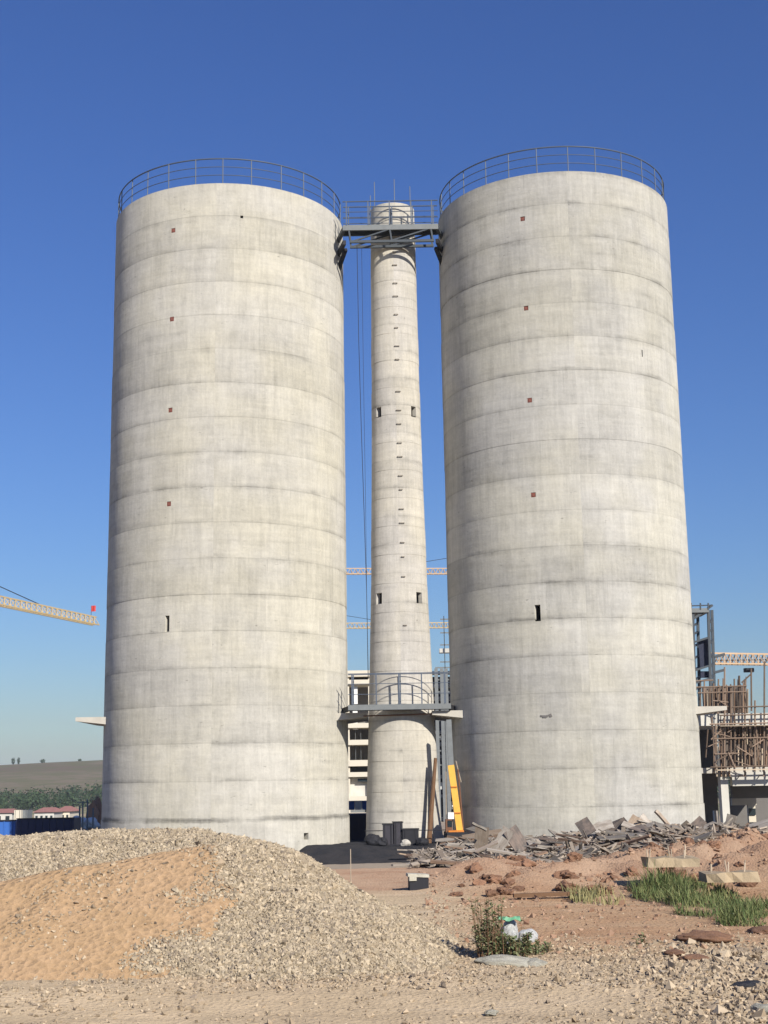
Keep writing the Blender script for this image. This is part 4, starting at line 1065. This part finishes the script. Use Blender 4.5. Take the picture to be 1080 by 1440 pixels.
# ------------------------------------------------------------------ tower cranes in the distance
def lattice(root, p, q, h, w, n, mat, name='jib', r=None):
    p, q = Vector(p), Vector(q); d = (q-p); L = d.length; d.normalize()
    side = d.cross(Vector((0, 0, 1)));
    if side.length < .1: side = Vector((1, 0, 0)); up = d.cross(side)
    else: up = side.cross(d)
    side.normalize(); up.normalize(); r = r or h*.07; b = MB()
    A = [p + d*L*i/n for i in range(n+1)]
    for s in (-1, 1): b.bar(p + side*s*w/2, q + side*s*w/2, r*2)
    b.bar(p + up*h, q + up*h, r*2.2)
    b.build(name + '_chords', mat, root)
    b = MB()
    for i in range(n):
        m_ = (A[i] + A[i+1])/2 + up*h
        for s in (-1, 1): b.bar(A[i] + side*s*w/2, m_, r*1.1); b.bar(m_, A[i+1] + side*s*w/2, r*1.1)
        b.bar(A[i] - side*w/2, A[i+1] + side*w/2, r*1.1)
    o = b.build(name + '_lacing', mat, root); o['kind'] = 'stuff'
def tower_crane(mast_px, py, Y, tip_px, tip_Y, label, h, n, mat, pend=True):
    a = at(mast_px, py, Y); z = a.z; t = at(tip_px, py, tip_Y); t.z = z; g = gz(a.x, Y)
    root = empty('tower_crane', (0, 0, 0), 0, label, 'tower crane')
    lattice(root, (a.x, Y, z), t, h, h*.9, n, mat)
    d = (Vector((a.x, Y, z)) - t).normalized(); cj = Vector((a.x, Y, z)) + d*12
    lattice(root, (a.x, Y, z), cj, h*.8, h*.9, 5, mat, 'counter_jib')
    lattice(root, (a.x, Y, g), (a.x, Y, z + 5), h, h, 18, mat, 'mast')
    MB().box(cj - Vector((0, 0, .8)), (2.0, 1.6, 2.0)).build('counterweight', M['slab'], root)
    MB().box((a.x + .9, Y-.9, z-1.2), (1.3, 1.3, 1.8)).build('cab', M['white'], root)
    if pend:
        top_ = Vector((a.x, Y, z + 5.2)); b = MB(); b.tube(top_, Vector((a.x, Y, z)).lerp(t, .62) + Vector((0, 0, h)), .05, 5); b.tube(top_, cj + Vector((0, 0, .8)), .05, 5)
        b.build('pendant', M['dark'], root)['kind'] = 'stuff'
    return root, t
def level(px, py, z):
    lo, hi = 20.0, 2000.0
    for _ in range(60):
        m_ = (lo+hi)/2
        if at(px, py, m_).z < z: lo = m_
        else: hi = m_
    return at(px, py, lo)
jt = level(135, 879, 21.0); j0 = level(0, 851, 21.0); jm = jt + (j0-jt)*2.6
def tower_crane_line(a, t, label, h, n, mat):
    root = empty('tower_crane', (0, 0, 0), 0, label, 'tower crane'); g = gz(a.x, a.y); d = (a-t).normalized(); cj = a + d*12
    lattice(root, a, t, h, h*.9, n, mat); lattice(root, a, cj, h*.8, h*.9, 5, mat, 'counter_jib')
    lattice(root, (a.x, a.y, g), (a.x, a.y, a.z+6), h, h, 18, mat, 'mast')
    MB().box(cj - Vector((0, 0, .8)), (2.0, 1.6, 2.0)).build('counterweight', M['slab'], root)
    MB().box((a.x+.9, a.y-.9, a.z-1.2), (1.3, 1.3, 1.8)).build('cab', M['white'], root)
    return root, t
root, tip = tower_crane_line(jm, jt, 'tower crane with a red flag at its jib tip, jib reaching in over the hill', .95, 50, M['crane_pale'])
MB().tube(jm + Vector((0, 0, 6)), jt.lerp(j0, .60) + Vector((0, 0, .95)), .05, 5).build('pendant', M['dark'], root)
f0 = jt.lerp(j0, .06) + Vector((0, 0, .9)); b = MB(); b.tube(f0, f0 + Vector((0, 0, 1.3)), .03, 5); b.build('flag_pole', M['dark'], root)
b = MB()
for i in range(5):
    x = i*.13; b.v += [(f0.x + x, f0.y + .08*math.sin(i*1.6), f0.z + 1.3), (f0.x + x, f0.y + .08*math.sin(i*1.6+.3), f0.z + .6)]
for i in range(4): b.f.append((2*i, 2*i+1, 2*i+3, 2*i+2))
o = b.build('flag', M['flag'], root); so = o.modifiers.new('thick', 'SOLIDIFY'); so.thickness = .02
tower_crane(720, 807, 262, 430, 258, 'upper tower crane jib with reddish lattice passing behind the chimney', 1.1, 40, M['crane_paint'])
tower_crane(385, 884, 282, 650, 286, 'lower tower crane jib in pale lattice passing behind the chimney', 1.1, 40, M['crane_pale'])
root, tip = tower_crane(1260, 937, 122, 1000, 116, 'tower crane jib reaching in behind the steel lattice tower', .9, 34, M['crane_paint'], False)
MB().tube(at(1008, 928.5, 117), at(1260, 926, 122), .05, 5).build('pendant', M['dark'], root)
MB().box(at(1053, 942.5, 118), (.8, .5, .35)).build('trolley', M['dark'], root)

# ------------------------------------------------------------------ far left: containers, houses, clutter
def container(px0, px1, pyt, Y, mat, label):
    a, b_ = at(px0, pyt, Y), at(px1, pyt, Y); w = b_.x - a.x; g = gz(a.x, Y); h = a.z - g
    root = empty('skip_container', ((a.x+b_.x)/2, Y, g), 0, label, 'container')
    MB().box((0, .8, h/2), (w, 1.6, h)).build('body', mat, root)
    n = max(3, int(w/.35))
    for k in range(n): MB().box((-w/2 + w*(k+.5)/n, -.02, h/2), (.06, .05, h*.92)).build('rib', mat, root)
    MB().box((0, -.02, h), (w+.04, .1, .06)).build('top_rail', M['dark'], root)
container(24, 104, 1151.5, 70, M['navy'], 'long navy blue steel container behind the gravel on open ground')
container(-40, 22, 1154.5, 71, M['blue'], 'bright blue container end beside the navy one')
def house(px0, px1, py_eave, py_ridge, py_base, Y, label, wall, n_win):
    a, b_ = at(px0, py_base, Y), at(px1, py_eave, Y); w = b_.x - a.x; g = gz((a.x+b_.x)/2, Y); h = b_.z - g; hr = at(px0, py_ridge, Y).z - b_.z; d = 7
    root = empty('house', ((a.x+b_.x)/2, Y + d/2, g), 0, label, 'house')
    MB().box((0, 0, h/2), (w, d, h)).build('wall', wall, root)
    b = MB(); e = .35
    b.add([(-w/2-e, -d/2-e, h), (w/2+e, -d/2-e, h), (w/2+e, d/2+e, h), (-w/2-e, d/2+e, h), (-w/2+.6, 0, h+hr), (w/2-.6, 0, h+hr)], [(0, 1, 5, 4), (2, 3, 4, 5), (1, 2, 5), (3, 0, 4), (3, 2, 1, 0)])
    b.build('roof', M['tile'], root)
    for k in range(n_win):
        x = -w/2 + w*(k+.5)/n_win; wd = MB().box((x, -d/2-.03, h*.55), (w/n_win*.45, .08, h*.38)).build('window', M['glass'], root)
        MB().box((x, -d/2-.07, h*.34), (w/n_win*.55, .1, .08)).build('sill', M['white'], wd)
house(48, 76, 1142, 1136, 1151, 226, 'low white house with red roof beyond the navy container', M['frame_c'], 4)
house(79, 98, 1141, 1134, 1151, 232, 'smaller red roofed house right of the white one', M['cream'], 3)
house(-20, 17, 1143, 1138, 1153, 236, 'grey house at the foot of the wooded hill', M['frame_c'], 3)
box_at('shed', 20, 29, 1139, 1152, 205, 3, M['cream'], 'narrow tan shed left of the white house', 'shed')
box_at('shed', 30, 38, 1139, 1152, 206, 3, M['steel_l'], 'narrow grey shed left of the white house', 'shed')
rs = random.Random(31)
for k, (px, py, r) in enumerate(((108, 1153, .55), (113, 1158, .5), (118, 1156, .6), (124, 1160, .5), (129, 1156, .6), (134, 1161, .5), (110, 1162, .4), (120, 1163, .4))):
    p = at(px, py, 88); tag(blob('white_bale', M['sack'], (p.x, 88, max(p.z, gz(p.x, 88))), (r*.6, r*.6, r*.6), .8, 500+k, 2, .3), 'white wrapped bale heaped beside the left silo', 'bale', 'white bales beside the left silo')
for k, (px, y0, y1, lb_) in enumerate(((112, 1165, 1133, 'thin pole nearest the navy container'), (116.5, 1165, 1127, 'tall pole with a crossbar among the bales'), (123, 1165, 1124, 'tallest bare pole among the bales'), (131, 1165, 1136, 'short pole beside the left silo'))):
    b_ = at(px, y0, 86); a = at(px, y1, 86); mb = MB().tube((b_.x, 86, gz(b_.x, 86)), a, .05, 6)
    if k == 1: mb.bar(a + Vector((-.35, 0, -.05)), a + Vector((.35, 0, -.05)), .05)
    tag(mb.build('site_pole', M['steel_l']), lb_, 'pole')
for k, (px, py, hw) in enumerate(((132, 1137, .5), (136, 1140, .4))):
    p = at(px, py, 90); o = blob('rubble_heap', M['clod'], (p.x, 90, gz(p.x, 90)+.3), (hw*1.3, hw, 1.9), .9, 520+k, 3, .5); tag(o, ('reddish' if k else 'tall brown') + ' rubble stack beside the left silo', 'rubble')

# ------------------------------------------------------------------ woods and trees
n_t = 600; V = []; tone = []
for i in range(n_t):
    x0 = rng.uniform(-300, 330); y0 = rng.uniform(400, 500); base = float(max(hill_z(np.array(x0), np.array(y0)), -6))
    right = sstep(-125, -80, np.array(x0)); H = rng.uniform(4.2, 7.0) + 3.0*float(right)
    m = 180
    u = rng.normal(size=(m, 3)); u /= np.linalg.norm(u, axis=1)[:, None]; rr = rng.uniform(.55, 1.05, m)[:, None]
    lump = 1 + .25*np.sin(u[:, :1]*5 + i)*np.cos(u[:, 1:2]*4 + 2*i)
    c = np.array([x0, y0, base + H*.55]) + u*rr*lump*np.array([H*.62, H*.62, H*.5])
    s = rng.uniform(.2, .5, m)[:, None]; e1 = rng.normal(size=(m, 3)); e1 /= np.linalg.norm(e1, axis=1)[:, None]
    e2 = np.cross(e1, u); e2 /= np.linalg.norm(e2, axis=1)[:, None]+1e-9
    V.append(np.stack([c-e1*s, c-e2*s, c+e1*s, c+e2*s], 1)); tone.append(np.repeat(np.clip(rng.normal(rng.uniform(.2, .7), .2, m), 0, 1), 4))
V = np.concatenate(V).reshape(-1, 3); Fq = np.arange(len(V)).reshape(-1, 4)
tag(link('woodland', np_mesh('woodland', V, Fq, M['wood'], False, np.concatenate(tone))), 'dark green belt of woodland at the foot of the hill', 'woodland', kind='stuff')
def tree(px, py, Y, H, wd, label, group=None):
    p = at(px, py, Y); z = float(hill_z(np.array(p.x), np.array(Y))); root = empty('poplar_tree', (p.x, Y, z-.3), 0, label, 'tree', group)
    MB().tube((0, 0, 0), (0, 0, H*.85), H*.03, 6, H*.008).build('trunk', M['stick'], root)
    m = 260; u = rng.normal(size=(m, 3)); u /= np.linalg.norm(u, axis=1)[:, None]
    c = np.array([0, 0, H*.55]) + u*rng.uniform(.4, 1.0, m)[:, None]*np.array([wd, wd, H*.48]); s = rng.uniform(.15, .4, m)[:, None]
    e1 = rng.normal(size=(m, 3)); e1 /= np.linalg.norm(e1, axis=1)[:, None]; e2 = np.cross(e1, u)
    VV = np.stack([c-e1*s, c-e2*s, c+e1*s, c+e2*s], 1).reshape(-1, 3)
    link('crown', np_mesh('crown', VV, np.arange(len(VV)).reshape(-1, 4), M['wood'], False, np.repeat(rng.random(m), 4)), root)
for px, H, wd, lb_ in ((18.5, 5.2, 1.3, 'left one of two slim trees standing together on the hill crest'), (26, 5.2, 1.1, 'right one of two slim trees standing together on the hill crest'), (60, 3.0, 1.8, 'bushy low tree on the hill crest'), (112, 1.8, 1.2, 'tiny bush alone on the hill crest')):
    tree(px, 1072, 880, H, wd, lb_)

# ------------------------------------------------------------------ haze
hz = bpy.data.materials.new('haze_air'); hz.use_nodes = True; nt = hz.node_tree; nt.nodes.clear()
ou = nt.nodes.new('ShaderNodeOutputMaterial'); pv = nt.nodes.new('ShaderNodeVolumePrincipled')
pv.inputs['Color'].default_value = (.86, .92, 1.0, 1); pv.inputs['Density'].default_value = .00020; pv.inputs['Anisotropy'].default_value = .0
nt.links.new(pv.outputs[0], ou.inputs['Volume'])
b = MB().box((0, 3500, 24), (16000, 9000, 64)); o = b.build('haze', hz); tag(o, kind='stuff')
tag(o, 'thin pale haze in the distant air', 'haze')
